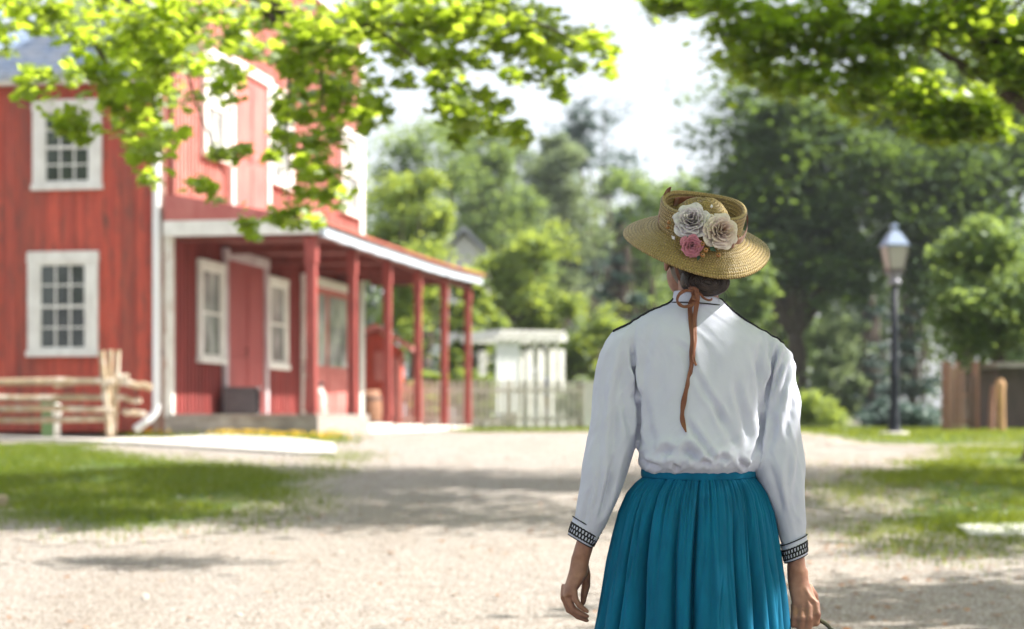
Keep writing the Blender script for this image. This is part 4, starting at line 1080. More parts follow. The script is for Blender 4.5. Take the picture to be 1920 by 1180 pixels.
ex = [(fk, q(1930,205), .17, .085), (q(1930,205), q(1830,145), .085, .06), (q(1830,145), q(1738,78), .06, .03), (q(1738,78), q(1660,40), .03, .015), (q(1660,40), q(1560,30), .015, .010), 
      (q(1880,172), q(1846,90), .05, .035), (q(1846,90), q(1815,20), .035, .02), (q(1905,190), q(1872,95), .04, .03), (q(1872,95), q(1850,30), .03, .015), (q(1830,145), q(1780,200,-.6), .02, .008), (q(1930,120), q(2100,100), .03, .03)]
tree('shade_tree', 'broad shade tree with a brown bough reaching in from the upper right', (8.6,20.8), fk, [(a, b, c*0.42) for a, b, c in Rl]+[(a, b, c*1.1) for a, b, c in Ru], L_shade, 0.12, 31, 0.36, lpc=40, limbs=60, extra_limbs=ex+[(fk, (8.3,20.2,6.0), .22, .14)], hubs=[((8.3,20.2,6.0), .12), (q(1830,145), .016), (q(1738,78), .012), (q(1846,90), .014), (q(1560,30), .012)], tmean=0.42, shape=OVAL, spread=0.30, shell=0.25)

# --- unseen tree beside the camera, its canopy added to shade the woman and near gravel
Nl = [((2.2, 4.6, 6.0), (1.9, 1.8, 0.9), 60), ((4.0, 2.0, 6.2), (2.0, 2.0, 1.0), 60), ((0.6, 1.2, 6.3), (2.2, 2.0, 1.0), 70), ((-1.6, 3.2, 6.6), (1.8, 1.8, 0.9), 50), ((1.5, -2.0, 6.2), (2.2, 2, 1.0), 60), ((5.5, -1.5, 5.8), (2.4, 2.2, 1.3), 60), ((-2.5, -1.5, 6.4), (2, 2, 1.0), 50), ((5.6, 7.6, 6.3), (1.9, 1.3, 1.0), 60), ((6.8, 7.6, 7.4), (1.9, 1.2, 1.0), 50), ((5.9, 5.1, 6.0), (1.8, 1.5, 0.9), 20), ((7.8, 6.9, 6.2), (1.7, 1.2, 1.0), 30), ((8.4, 10.9, 5.8), (1.5, 1.0, 0.8), 44), ((7.9, 2.6, 6.6), (1.6, 1.2, 1.0), 30)]
tree('added_shade_tree', 'unseen tree added outside the right of the view to shade the walking woman', (7.8,9.2), (7.5,9.2,3.6), Nl, L_shade, 0.13, 61, 0.28, lpc=64, limbs=30, shape=OVAL, spread=0.30, shell=0.25)

# --- background trees: (name, label, px, Y, top row, bottom row, half width px, leaf, seed, style)
def bg(name, label, px, Y, top, bot, hw, lm, seed, size=0.16, nl=9, cl=22, lpc=46, depth=None, bark=None, group='trees behind the village green', tmean=0.45, trunk_r=None, spread=0.26, irregular=0.25, cat='tree'):
    r = random.Random(seed); k = Y/F; c = P(px, (top+bot)/2, Y); hz_ = (bot-top)/2*k; hw_ = hw*k; dp = depth or hw_*0.8
    lobes = []
    for i in range(nl):
        f = (i+0.5)/nl; z = lerp(-0.85, 0.88, f)
        ww = math.sqrt(max(0.05, 1-z*z*0.9))
        a = r.uniform(0, 2*PI); q_ = r.uniform(0.25, 0.72)
        ce = (c.x+math.cos(a)*hw_*ww*q_, c.y+math.sin(a)*dp*ww*q_, c.z+z*hz_*0.78)
        rr_ = hw_*r.uniform(0.36, 0.58)*(1+irregular*r.uniform(-1,1))
        lobes.append((ce, (rr_, rr_*0.9, min(rr_*0.85, hz_*0.6)), cl*r.uniform(0.7, 1.3)))
    g_ = gz(c.x, Y); fk_ = (c.x, Y, max(g_+0.5, min(c.z-hz_*0.5, g_+3)))
    return tree(name, label, (c.x, Y), fk_, lobes, lm, size, seed, trunk_r or max(0.05, 0.09*hw_), bark, cat, group, lpc, QUAD, 10, tmean=tmean, spread=spread, shell=0.35)
def conifer(name, label, px, Y, top, bot, hw, lm, seed, size=0.2, tiers=14, cl=7, lpc=40, gap=0.0, group='trees behind the village green'):
    r = random.Random(seed); k = Y/F; lobes = []
    x0 = P(px, 0, Y).x
    for i in range(tiers):
        f = (i+0.6)/tiers; z = P(px, lerp(top, bot, f), Y).z; w_ = hw*k*(0.18+0.82*f**0.8)*r.uniform(0.75, 1.15)
        for j in range(3):
            a = r.uniform(0, 2*PI); lobes.append(((x0+math.cos(a)*w_*0.5, Y+math.sin(a)*w_*0.5, z+r.uniform(-.2,.2)), (w_*0.62, w_*0.62, w_*0.16+0.1), cl))
    return tree(name, label, (x0, Y), (x0, Y, P(px, top+10, Y).z), lobes, lm, size, seed, 0.16, None, 'tree', group, lpc, QUAD, 0, up=0.35, spread=0.22, shell=0.1, flat=0.3)

bg('leafy_tree', 'bright yellow green leafy tree rising just right of the red house', 770, 56, 268, 700, 105, L_light, 101, 0.15, 12, 26, tmean=0.6)
bg('leafy_tree', 'tall mid green tree behind the bright one beside the house corner', 800, 82, 190, 640, 125, L_mid, 102, 0.2, 12, 24)
bg('leafy_tree', 'light green tree above the picket fence and white pavilion', 985, 60, 395, 720, 105, L_light, 103, 0.15, 12, 24, tmean=0.55)
bg('leafy_tree', 'rounded mid green tree left of the gap of sky', 955, 86, 225, 640, 110, L_mid, 104, 0.2, 11, 22)
bg('leafy_tree', 'dull grey green tree high behind the pavilion, left of the tall pine', 1050, 98, 185, 640, 85, L_grey, 105, 0.22, 11, 22)
bg('pine_tree', 'tall blue green pine reaching highest at the sky gap', 1122, 104, 118, 600, 88, L_blue, 106, 0.26, 15, 15, 30, irregular=0.6, tmean=0.5, spread=0.22)
bg('leafy_tree', 'hazy pale green tree just left of the straw hat', 1215, 84, 270, 700, 85, L_mid, 107, 0.2, 11, 22, tmean=0.75)
conifer('pine_tree', 'dark blue green pine low behind the straw hat brim', 1165, 74, 400, 790, 75, L_blue, 108, 0.2, 11, 7, 34)
bg('leafy_tree', 'low light green tree right of the pavilion', 1090, 58, 530, 790, 80, L_light, 109, 0.14, 9, 22, tmean=0.4)
bg('shade_tree', 'huge dark green tree behind the straw hat and lamp', 1490, 62, 130, 600, 225, L_dark, 110, 0.22, 20, 52, 52, trunk_r=0.35, irregular=0.35)
bg('shade_tree', 'second dark green tree filling the right behind the lamp', 1800, 64, 40, 640, 240, L_dark, 111, 0.22, 20, 52, 52, trunk_r=0.35)
bg('leafy_tree', 'mid green tree with low branches over the board fence', 1870, 37, 395, 690, 150, L_mid, 112, 0.12, 14, 30, 50, tmean=0.55, trunk_r=0.16)
bg('leafy_tree', 'pale yellow green bushy tree between the woman and the lamp', 1560, 60, 575, 815, 75, L_grey, 113, 0.14, 11, 22, tmean=0.75)
bg('leafy_tree', 'grey green tree with a pale leaning trunk behind her right shoulder', 1470, 70, 430, 760, 90, L_mid, 114, 0.16, 10, 20, bark=M['palebark'], trunk_r=0.28)
conifer('fir_tree', 'dark blue fir between the lamp post and the board fence', 1710, 76, 470, 810, 70, L_blue, 115, 0.2, 12, 8, 36)
conifer('fir_tree', 'wide dark fir just left of the lamp post', 1630, 80, 520, 810, 70, L_blue, 116, 0.2, 12, 8, 36)
bg('leafy_tree', 'grey green tree behind the dark shed at the right edge', 1960, 60, 430, 800, 130, L_mid, 117, 0.18, 11, 24)
bg('leafy_tree', 'light green tree standing in front of the pale house', 885, 57, 470, 795, 62, L_light, 123, 0.15, 9, 22, tmean=0.6)
bg('leafy_tree', 'soft green tree directly behind her shoulders', 1400, 57, 440, 800, 85, L_mid, 124, 0.15, 10, 22, tmean=0.5)
bg('leafy_tree', 'tall green tree filling the gap below the sky opening', 1290, 90, 285, 700, 90, L_mid, 125, 0.22, 11, 24, tmean=0.6)
bg('shrub', 'tall light green bush hiding the lower wall of the pale house', 862, 56, 540, 797, 40, L_light, 126, 0.13, 9, 22, cat='bush', group='bushes along the green', trunk_r=0.05, tmean=0.55)
bg('leafy_tree', 'tall hazy green tree closing the sky above the pavilion', 905, 100, 165, 640, 120, L_mid, 127, 0.24, 13, 26, tmean=0.5)
bg('leafy_tree', 'hazy blue green tree left of the tall pine, above the pavilion roof', 1035, 108, 205, 640, 85, L_blue, 128, 0.26, 12, 24, tmean=0.7)
bg('shrub', 'low bluish bush at the foot of the lamp post', 1690, 46, 755, 815, 80, L_blue, 118, 0.10, 9, 18, cat='bush', group='bushes along the green', trunk_r=0.04, tmean=0.8)
bg('shrub', 'bright green bush behind the red shed and picket fence', 800, 46.5, 690, 790, 45, L_light, 119, 0.10, 8, 20, cat='bush', group='bushes along the green', trunk_r=0.04, tmean=0.8)
bg('shrub', 'small bright bush left of the white pavilion', 905, 50, 690, 795, 32, L_light, 120, 0.10, 7, 18, cat='bush', group='bushes along the green', trunk_r=0.04, tmean=0.6)
bg('shrub', 'pale green bush right of the white pavilion above the pickets', 1085, 49, 700, 795, 45, L_grey, 121, 0.10, 8, 18, cat='bush', group='bushes along the green', trunk_r=0.04, tmean=0.8)
bg('shrub', 'yellow green bush low between the woman and lamp post', 1545, 50, 735, 812, 60, L_light, 122, 0.10, 8, 18, cat='bush', group='bushes along the green', trunk_r=0.04, tmean=0.4)
for i, (x_, y_, sd) in enumerate(((-17,9,201), (-24,-5,202))):  # unseen trees added to darken and green the window reflections
    lb = [((x_+dx, y_+dy, z_), (2.6,2.6,2.0), 40) for dx, dy, z_ in ((0,0,9.5),(-2.5,1,7.5),(2.5,-1,7.5),(0.5,2.4,6.8),(-.5,-2.4,6.5),(0,0,5.0))]
    tree('added_reflection_tree', ('unseen broad tree added beyond the left of the view for the window reflections', 'farther unseen tree added beyond the left of the view, behind the camera')[i], (x_, y_), (x_, y_, 3.5), lb, L_mid, 0.22, sd, 0.3, lpc=40, limbs=10)
# far wood closing the view below the crowns
wl = []
r_ = random.Random(77)
for i in range(64):
    px = lerp(-700, 3000, i/63); top = 320+45*math.sin(i*1.3)+(30 if 1150 < px < 1330 else 0); Y = 122+r_.uniform(-6, 6); k = Y/F
    c = P(px, (top+820)/2, Y); wl.append((c, (52*k, 2.5, (820-top)/2*k), 60))
pts, tt, _ = crown_pts(wl, 501, 40, 0.3, 0.8, 0.22)
o = leaves('far_wood', pts, 0.42, L_mid, None, 502, QUAD, 0.4, 0.2, 0.4, 0.2, tt); o['kind'] = 'stuff'
# dark root flare at the right edge
x, y = G(1912, 868)
st_ = empty('tree_stump', (x+0.25, y, gz(x, y)), 0, 'dark mossy stump base at the right edge of the lawn', 'stump')
mb = MB(); mb.lathe([(0.34,-0.05),(0.24,0.05),(0.19,0.16),(0.17,0.30),(0.12,0.33),(0,0.33)], n=14); mb.build('trunk', M['bark'], st_, smooth=True)

# ================================================================== summer haze
if HAZE > 0:
    mb = MB(); mb.lbox(-75, 75, -12, 140, -2.0, 34)
    m = bpy.data.materials.new('haze_air'); m.use_nodes = True; nt = m.node_tree; nt.nodes.remove(nt.nodes['Principled BSDF'])
    pv = nt.nodes.new('ShaderNodeVolumePrincipled'); pv.inputs['Color'].default_value = (0.86,0.93,1.0,1); pv.inputs['Density'].default_value = HAZE; pv.inputs['Anisotropy'].default_value = 0.3
    nt.links.new(pv.outputs[0], nt.nodes['Material Output'].inputs['Volume'])
    tag(mb.build('haze', m), kind='stuff')
# ================================================================== the woman
YW = 4.765; K = YW/F           # metres per photo pixel at her distance
def X(px): return (px-CX)*K
def Z(py): return CAMZ+(HY-py)*K
def PW(px, py, dy=0.0): return Vector((X(px), YW+dy, Z(py)))
woman = empty('person', (X(1309), YW, 0), 0, 'woman seen from behind in a white blouse, long teal skirt and flowered straw hat', 'person')

# ---- body: one continuous skin
def skin_material():
    m, nt, bs = newmat('skin')
    c = mixc(nt, ramp(nt, noise_tex(nt, 35, (1,1,1), 3), 0.35, 0.7), (0.33,0.165,0.110,1), (0.22,0.100,0.068,1))
    nt.links.new(c, bs.inputs['Base Color']); bs.inputs['Roughness'].default_value = 0.5
    bs.inputs['Subsurface Weight'].default_value = 0.12; bs.inputs['Subsurface Radius'].default_value = (0.012,0.005,0.003); bs.inputs['Subsurface Scale'].default_value = 0.5
    bump(nt, bs, noise_tex(nt, 260, (1,1,1), 3), 0.12, 0.002)
    return m
M['skin'] = skin_material()
mb = MB()
cx0 = X(1309)
def ring(cx, y, z, rx, ry, tilt=0.0): return ((cx, y, z), (rx, 0, tilt*rx), (0, ry, 0))
# torso and hips
mb.loft([ring(cx0, YW, z, rx, ry) for z, rx, ry in ((0.74,.10,.08),(0.80,.165,.115),(0.90,.16,.11),(1.0,.118,.092),(1.10,.125,.095),(1.20,.140,.10),(1.28,.145,.095),(1.33,.135,.08),(1.37,.09,.065),(1.40,.055,.055))], 28)
# neck and head
RH = Matrix.Rotation(math.radians(9), 3, 'Y') @ Matrix.Rotation(math.radians(6), 3, 'X') @ Matrix.Rotation(math.radians(16), 3, 'Z')
hc = PW(1311, 480, 0.04)
mb.tube([Vector((X(1306), YW-0.01, 1.33)), Vector((X(1308), YW-0.012, 1.40)), PW(1309, 545, 0.0), PW(1311, 500, 0.01)], (.062,.052,.050,.052), 20)
def H(v): return hc + RH @ Vector(v)
mb.blob(H((0,-0.012,0.012)), (.073,.090,.092), RH, 24, 16)
mb.blob(H((0,0.03,-0.045)), (.060,.062,.066), RH, 20, 12)
mb.blob(H((0,0.070,-0.088)), (.022,.02,.018), RH, 12, 8)             # chin
mb.tube([H((0,0.078,0.015)), H((0,0.098,-0.018)), H((0,0.104,-0.030)), H((0,0.086,-0.042))], (.008,.011,.013,.010), 10)   # nose
for s in (-1, 1):
    mb.blob(H((s*.012,0.097,-.036)), (.008,.009,.007), RH, 8, 6)
    mb.blob(H((s*.044,0.066,-0.02)), (.018,.016,.018), RH, 10, 8)         # cheek
    mb.tube([H((s*.052,0.066,.026)), H((s*.03,0.086,.030)), H((s*.008,0.086,.022))], .007, 8)    # brow
    mb.blob(H((s*.077,0.0,-0.018)), (.009,.018,.030), RH @ Matrix.Rotation(s*0.25, 3, 'Z'), 10, 8)        # ear
mb.tube([H((-.024,0.080,-.062)), H((-.008,0.089,-.059)), H((.008,0.089,-.059)), H((.024,0.080,-.062))], (.003,.006,.006,.003), 8)
mb.tube([H((-.020,0.079,-.069)), H((0,0.087,-.071)), H((.020,0.079,-.069))], (.003,.006,.003), 8)
# arms
Lsh, Lel, Lwr = PW(1180,660,0.0), PW(1142,868,-0.015), PW(1089,1046,0.0)
Rsh, Rel, Rwr = PW(1446,682,0.0), PW(1466,880,-0.02), PW(1493,1072,-0.02)
def arm(a, b, c): mb.tube([a+Vector((0.05 if a.x < cx0 else -0.05,0,0.012)), a, a.lerp(b, .5), b, b.lerp(c, .45), b.lerp(c, .8), c], (.036,.038,.038,.032,.026,.0225,.0225), 16)
arm(Lsh, Lel, Lwr); arm(Rsh, Rel, Rwr)
# legs and feet
for s in (-1, 1):
    hx_ = cx0+s*.078; fy = 0.16 if s > 0 else -0.14
    mb.tube([Vector((hx_,YW,.84)), Vector((hx_,YW+fy*.3,.64)), Vector((hx_,YW+fy*.55,.47)), Vector((hx_,YW+fy*.8-0.01,.30)), Vector((hx_,YW+fy-.01,.09)), Vector((hx_,YW+fy,.05))], (.083,.068,.05,.048,.034,.036), 16)
    mb.tube([Vector((hx_,YW+fy-.05,.035)), Vector((hx_,YW+fy+.04,.04)), Vector((hx_+s*.01,YW+fy+.13,.03)), Vector((hx_+s*.012,YW+fy+.17,.022))], (.030,.034,.032,.018), 12)
# left hand: relaxed, palm turned in, fingers curling toward the skirt
hd = MB()
def HP(l): return [PW(a, b, d) for a, b, d in l]
hd.loft([((PW(1089,1040).x, YW, Z(1040)), (.023,0,.004), (0,.019,0)),
         (tuple(PW(1086,1062,0.0)), (.024,0,.004), (0,.022,0)),
         (tuple(PW(1082,1082,0.002)), (.026,0.006,.006), (-.004,.031,0)),
         (tuple(PW(1074,1100,0.004)), (.0235,0.008,.009), (-.005,.036,0)),
         (tuple(PW(1068,1114,0.004)), (.017,0.006,.007), (-.004,.034,0))], 20)
fing = {
 'index': ([(1060,1098,.030),(1058,1118,.034),(1066,1140,.034),(1083,1152,.030),(1096,1157,.026)], (.0098,.0092,.0086,.0078,.0062)),
 'middle': ([(1061,1102,.012),(1058,1121,.012),(1067,1144,.012),(1085,1157,.010),(1101,1164,.008)], (.0102,.0095,.0088,.0080,.0062)),
 'ring': ([(1067,1106,-.008),(1066,1124,-.010),(1075,1142,-.011),(1090,1151,-.011),(1101,1155,-.010)], (.0098,.0090,.0084,.0076,.0060)),
 'pinky': ([(1076,1106,-.026),(1078,1122,-.029),(1086,1134,-.030),(1095,1141,-.029),(1101,1145,-.028)], (.0088,.0080,.0073,.0066,.0052))}
for k_, (p, r_) in fing.items(): hd.tube(HP(p), [x*1.04 for x in r_], 10); [hd.blob(PW(*p[i]), r_[i]*1.12, None, 10, 8) for i in (1, 2, 3)]; hd.blob(PW(*p[-1]), r_[-1], None, 8, 6)
tp = [(1094,1060,.018),(1099,1080,.032),(1100,1100,.038),(1096,1118,.038),(1094,1134,.036)]
hd.tube(HP(tp), (.014,.0135,.0115,.0098,.0070), 10); hd.blob(PW(*tp[-1]), .0068, None, 8, 6); hd.blob(PW(*tp[2]), .0122, None, 8, 6)
# right hand: closed round the handle, back of the hand to the camera
hd.loft([(tuple(PW(1493,1064,-.02)), (.0265,0,-.003), (0,.020,0)),
         (tuple(PW(1494,1086,-.02)), (.0265,0,-.003), (0,.020,0)),
         (tuple(PW(1499,1106,-.023)), (.031,0.006,-.004), (-.004,.018,0)),
         (tuple(PW(1507,1128,-.026)), (.0355,0.008,-.004), (-.004,.0165,0)),
         (tuple(PW(1508,1141,-.022)), (.033,0.008,-.004), (-.004,.015,0))], 20)
rf_ = [([(1487,1134,-.028),(1485,1152,-.040),(1484,1168,-.034),(1486,1170,-.012),(1489,1156,-.002)], (.0098,.0094,.0088,.0080,.0065)),
       ([(1499,1137,-.034),(1498,1156,-.046),(1497,1174,-.038),(1498,1175,-.014),(1500,1160,-.003)], (.0106,.0100,.0094,.0084,.0068)),
       ([(1512,1136,-.036),(1512,1156,-.047),(1511,1173,-.039),(1511,1174,-.014),(1511,1160,-.003)], (.0108,.0102,.0095,.0085,.0070)),
       ([(1525,1130,-.032),(1527,1148,-.043),(1526,1165,-.036),(1524,1168,-.012),(1522,1154,-.002)], (.0105,.0098,.0092,.0082,.0068))]
for p, r_ in rf_: hd.tube(HP(p), r_, 10); [hd.blob(PW(*p[i]), r_[i]*1.10, None, 10, 8) for i in (0, 1, 2, 3)]; hd.blob(PW(*p[-1]), r_[-1], None, 8, 6)
tp = [(1512,1100,-.006),(1526,1118,.006),(1530,1138,.012),(1520,1152,.008),(1508,1158,.003)]
hd.tube(HP(tp), (.014,.013,.0112,.0098,.0075), 10); hd.blob(PW(*tp[-1]), .0072, None, 8, 6)
hd.tube([PW(1503,1096,-.038),PW(1509,1108,-.041),PW(1514,1118,-.043),PW(1520,1124,-.043)], (.0012,.0022,.0022,.0012), 6)   # vein
for a in rf_: 
    p = a[0][0]; hd.tube([PW(lerp(1496,p[0],.35), 1098, -.0365), PW(p[0], p[1]-3, p[2]-.0085)], (.0018,.0034), 6)      # tendons
mb.v_base = len(mb.v); mb.add(hd.v, hd.f)
body_me = remesh(mb, 0.0032, 5, 0.5)
Rt = Matrix.Rotation(math.radians(9), 3, 'Y') @ Matrix.Rotation(math.radians(26), 3, 'X')
HO = PW(1311, 437, 0.014)
def tuck(vs):
    """keeps head and hair below the straw crown"""
    Ri = Rt.transposed(); out = []
    for v in vs:
        p = Ri @ (Vector(v)-HO); r_ = math.hypot(p.x, p.y)
        if r_ < .30 and p.z > -.012:
            zm = float(np.interp(r_, (0,.03,.052,.066,.085,.18,.30), (.044,.040,.027,.008,-.010,-.046,-.09)))
            if p.z > zm:
                out.append(tuple(HO + Rt @ Vector((p.x, p.y, zm)))); continue
        elif r_ < .30 and p.z > float(np.interp(r_, (0,.085,.18,.30), (0,-.010,-.046,-.09))):
            out.append(tuple(HO + Rt @ Vector((p.x, p.y, float(np.interp(r_, (0,.085,.18,.30), (0,-.010,-.046,-.09))))))); continue
        out.append(tuple(v))
    return out
set_co(body_me, np.array(tuck(mesh_co(body_me))))
body = link('body', body_me, M['skin'], woman, keep=True, smooth=True)
# eyes
mb = MB()
for s in (-1, 1): mb.blob(H((s*.031,0.070,.010)), .0125, None, 12, 8)
for i, s in enumerate((-1, 1)):
    e = MB(); e.blob(H((s*.031,0.0755,.010)), .0118, None, 14, 10); eo = e.build('eye', mat('eye_white', (0.75,0.73,0.7,1), rough=0.2), woman, keep=True, smooth=True)
    e = MB(); e.blob(H((s*.031,0.0848,.010)), (.0052,.0032,.0052), RH, 10, 8); e.build('iris', mat('brown_iris', (0.07,0.03,0.015,1), rough=0.15), eo, keep=True, smooth=True)

# ---- cloth materials
def cloth(name, c, c2, weave=900, wave_amt=0.15, rough=0.9, sheen=0.3, trans=0.0, stretch=(1,1,1)):
    m, nt, bs = newmat(name)
    col = mixc(nt, ramp(nt, noise_tex(nt, 14, stretch, 4), 0.3, 0.7), c, c2)
    nt.links.new(col, bs.inputs['Base Color']); bs.inputs['Roughness'].default_value = rough
    bs.inputs['Sheen Weight'].default_value = sheen; bs.inputs['Sheen Roughness'].default_value = 0.5
    bs.inputs['Specular IOR Level'].default_value = 0.25
    bump(nt, bs, noise_tex(nt, weave, (1,1,1), 2), wave_amt, 0.001)
    bump(nt, bs, noise_tex(nt, 28, stretch, 4), 0.25, 0.004)
    if trans:
        out = nt.nodes['Material Output']; t = N(nt, 'ShaderNodeBsdfTranslucent'); t.inputs[0].default_value = c
        mx = N(nt, 'ShaderNodeMixShader'); mx.inputs[0].default_value = trans
        nt.links.new(bs.outputs[0], mx.inputs[1]); nt.links.new(t.outputs[0], mx.inputs[2]); nt.links.new(mx.outputs[0], out.inputs[0])
    return m
M['blouse'] = cloth('white_cotton', (0.53,0.555,0.675,1), (0.49,0.515,0.63,1), sheen=0.1)
M['teal'] = cloth('teal_cotton', (0.0,0.125,0.240,1), (0.0,0.086,0.172,1), sheen=0.0, stretch=(2,2,0.5))
M['black'] = mat('black_lace_thread', (0.012,0.012,0.016,1), rough=0.8)
M['copper'] = cloth('copper_satin_ribbon', (0.19,0.072,0.038,1), (0.13,0.047,0.025,1), rough=0.42, sheen=0.2)

# ---- blouse: torso and puffed sleeves fused in one cloth skin
def seg_disp(co, no, folds, side=None):
    """each fold: list of (px, py) points, width px, depth m (positive = groove)"""
    px = co[:,0]/K*1.0 + CX; py = HY-(co[:,2]-CAMZ)/K
    # perspective: project with the true distance
    px = CX + co[:,0]/co[:,1]*F; py = HY-(co[:,2]-CAMZ)/co[:,1]*F
    d = np.zeros(len(co))
    for f in folds:
        pts, wd, dep = f[0], f[1], f[2]; best = np.full(len(co), 1e9); tt = np.zeros(len(co)); n = len(pts)-1
        for i in range(n):
            a = np.array(pts[i], float); b = np.array(pts[i+1], float); ab = b-a; L = (ab**2).sum()
            t = np.clip(((px-a[0])*ab[0]+(py-a[1])*ab[1])/L, 0, 1)
            dd = np.hypot(px-(a[0]+t*ab[0]), py-(a[1]+t*ab[1]))
            m_ = dd < best; best[m_] = dd[m_]; tt[m_] = (i+t[m_])/n
        env = np.clip(np.minimum(tt, 1-tt)*4, 0.12, 1)
        x_ = best/wd
        d += -1.6*dep*env*(np.exp(-x_**2) - 0.45*np.exp(-((x_-1.9)/1.0)**2))
    w_ = np.clip((0.35-no[:,1])/0.5, 0, 1)
    return co + no*(d*w_)[:,None]

mb = MB()
tor = [  # py, centre px, half width px, half depth, y shift, tilt
 (889,1311,98,.104,0,0),(884,1311,103,.110,-.004,0),(874,1309,110,.122,-.012,0),(862,1309,113,.130,-.016,0),(845,1310,114,.130,-.014,.01),(815,1311,114,.124,-.010,.02),
 (780,1311,118,.120,-.006,.03),(740,1311,126,.118,-.004,.04),(700,1311,134,.116,-.002,.05),(665,1311,140,.112,0,.06),(640,1310,141,.106,0,.07),(622,1309,134,.098,0,.08),(606,1308,112,.088,-.002,.09),(592,1307,86,.078,-.006,.10),(580,1307,64,.070,-.010,.08),(570,1307,50,.064,-.014,.04),(562,1307,45,.060,-.014,0.02)]
mb.loft([((X(c), YW+ys, Z(py)), (hw*K, 0, -t*hw*K), (0, hd_, 0)) for py, c, hw, hd_, ys, t in tor], 48, power=2.25)
def sleeve(rows):
    rings = []
    for py, c, hw, hd_, ys, dz in rows:
        rings.append(((X(c), YW+ys, Z(py)), (hw*K, 0, dz*hw*K), (0, hd_, 0)))
    mb.loft(rings, 32)
sleeve([(602,1192,22,.034,0,.35),(610,1182,34,.050,0,.42),(628,1174,38,.060,0,.32),(652,1166,39.5,.064,0,.2),(682,1160,40,.066,0,.12),(720,1155,41,.066,0,.1),(770,1152,44,.066,-.003,.05),(815,1149,46.5,.066,-.006,.02),(850,1141,46,.064,-.010,-.02),(885,1132,42,.060,-.012,-.08),(925,1123,37.5,.055,-.010,-.14),(960,1112,32,.048,-.006,-.22),(985,1104,27,.040,-.002,-.32),(1000,1098,24.5,.034,0,-.40),(1012,1093,22.5,.031,0,-.42)])
sleeve([(622,1428,22,.034,0,-.45),(631,1439,31,.050,0,-.5),(648,1448,35,.060,0,-.35),(674,1455,35,.064,0,-.18),(702,1459,35,.064,0,-.1),(745,1463,36,.064,-.002,-.08),(790,1462,39,.064,-.005,0),(835,1458,46,.064,-.010,0),(870,1457,50,.063,-.014,0),(900,1463,45,.060,-.016,0),(935,1473,37,.054,-.014,.05),(970,1480,30,.046,-.012,.12),(1000,1485,24.5,.036,-.014,.22),(1018,1487,22.5,.032,-.016,.3),(1030,1488.5,22,.030,-.017,.3)])
bl = remesh(mb, 0.0042, 8, 0.5)
co = mesh_co(bl); no = mesh_no(bl)
folds = [
 ([(1186,640),(1189,690),(1194,740)],5,.006), ([(1187,685),(1192,715),(1197,745)],4,.010), ([(1194,740),(1197,790),(1198,835)],5,.009),
 ([(1176,650),(1160,720),(1152,800),(1160,870)],9,.0055), ([(1150,640),(1135,720),(1128,800),(1118,900)],8,.003), ([(1168,700),(1172,760),(1182,820)],7,.004), ([(1140,800),(1150,850),(1145,905),(1125,960)],8,.004),
 ([(1130,860),(1120,920),(1108,985)],6,.0035), ([(1150,880),(1138,930),(1120,985)],5,.0045), ([(1112,900),(1100,950),(1092,990)],5,.003),
 ([(1462,642),(1450,680),(1440,720),(1436,765)],4.5,.010), ([(1436,765),(1430,800),(1418,850),(1408,885)],6,.009),
 ([(1474,650),(1462,690),(1446,735)],5,.0055), ([(1484,665),(1474,715),(1455,770)],5.5,.005), ([(1480,655),(1472,680),(1458,705)],4,.004), ([(1490,700),(1486,760),(1470,830)],7,.004), ([(1446,760),(1452,800),(1440,850)],6,.004),
 ([(1500,790),(1500,860),(1490,930),(1496,1000)],6,.0035), ([(1480,850),(1478,910),(1484,985)],6,.0035), ([(1440,860),(1455,910),(1470,975)],7,.0035),
 ([(1427,635),(1424,680),(1425,720)],5,.004), ([(1412,650),(1424,700),(1427,760),(1416,820)],7,.0048), ([(1378,705),(1386,750),(1400,800),(1408,850)],7,.0055),
 ([(1300,690),(1322,735),(1345,765),(1368,830)],6,.0042), ([(1283,780),(1303,812),(1330,850),(1345,872)],6,.0052), ([(1340,760),(1365,800),(1385,850)],7,.004), ([(1262,640),(1290,660),(1296,720)],8,.0022),
 ([(1232,600),(1215,650),(1206,720)],9,.0028), ([(1205,740),(1215,800),(1230,850)],8,.003), ([(1240,640),(1232,700),(1235,760)],12,.002),
 ([(1238,857),(1250,845),(1262,851)],8,.009), ([(1278,857),(1290,843),(1302,855),(1312,868)],8,.012), ([(1316,872),(1324,866),(1332,873)],5,.008), ([(1210,866),(1225,872),(1240,876)],5,.005),
 ([(1345,868),(1356,858),(1368,868)],6,.007), ([(1385,858),(1393,870),(1402,880)],5,.006), ([(1200,850),(1206,866),(1214,878)],5,.004), ([(1262,868),(1268,876),(1275,880)],4,.005)]
co = seg_disp(co, no, folds)
# soft overall unevenness of the cloth
def wrinkle(c):
    x, y, z = c; s_ = -0.35 if x < X(1195) else (0.30 if x > X(1425) else 0.12*math.sin(z*9))
    u = x+z*s_; n1 = noise.noise(Vector((u*34, y*16, z*6.0))); n2 = noise.noise(Vector((u*70+4, y*30, z*15+3)))
    k = 0.9 if (x < X(1195) or x > X(1425)) else 0.30+0.30*max(0, min(1, (Z(760)-z)/0.12))
    return noise.noise(Vector((x*9, y*9, z*4.5)))*0.0035 + k*(0.0034*(0.5-abs(n1)*2.2) + 0.0013*(0.5-abs(n2)*2)) + 0.0012*noise.noise(Vector((x*26, y*26, z*11)))
nz = np.array([wrinkle(c) for c in co])
co = co + no*nz[:,None]
set_co(bl, co)
blouse = link('blouse', bl, M['blouse'], woman, keep=True, smooth=True)
bvh = BVHTree.FromObject(blouse, bpy.context.evaluated_depsgraph_get()) if False else BVHTree.FromPolygons([Vector(c) for c in co], [tuple(p.vertices) for p in bl.polygons])
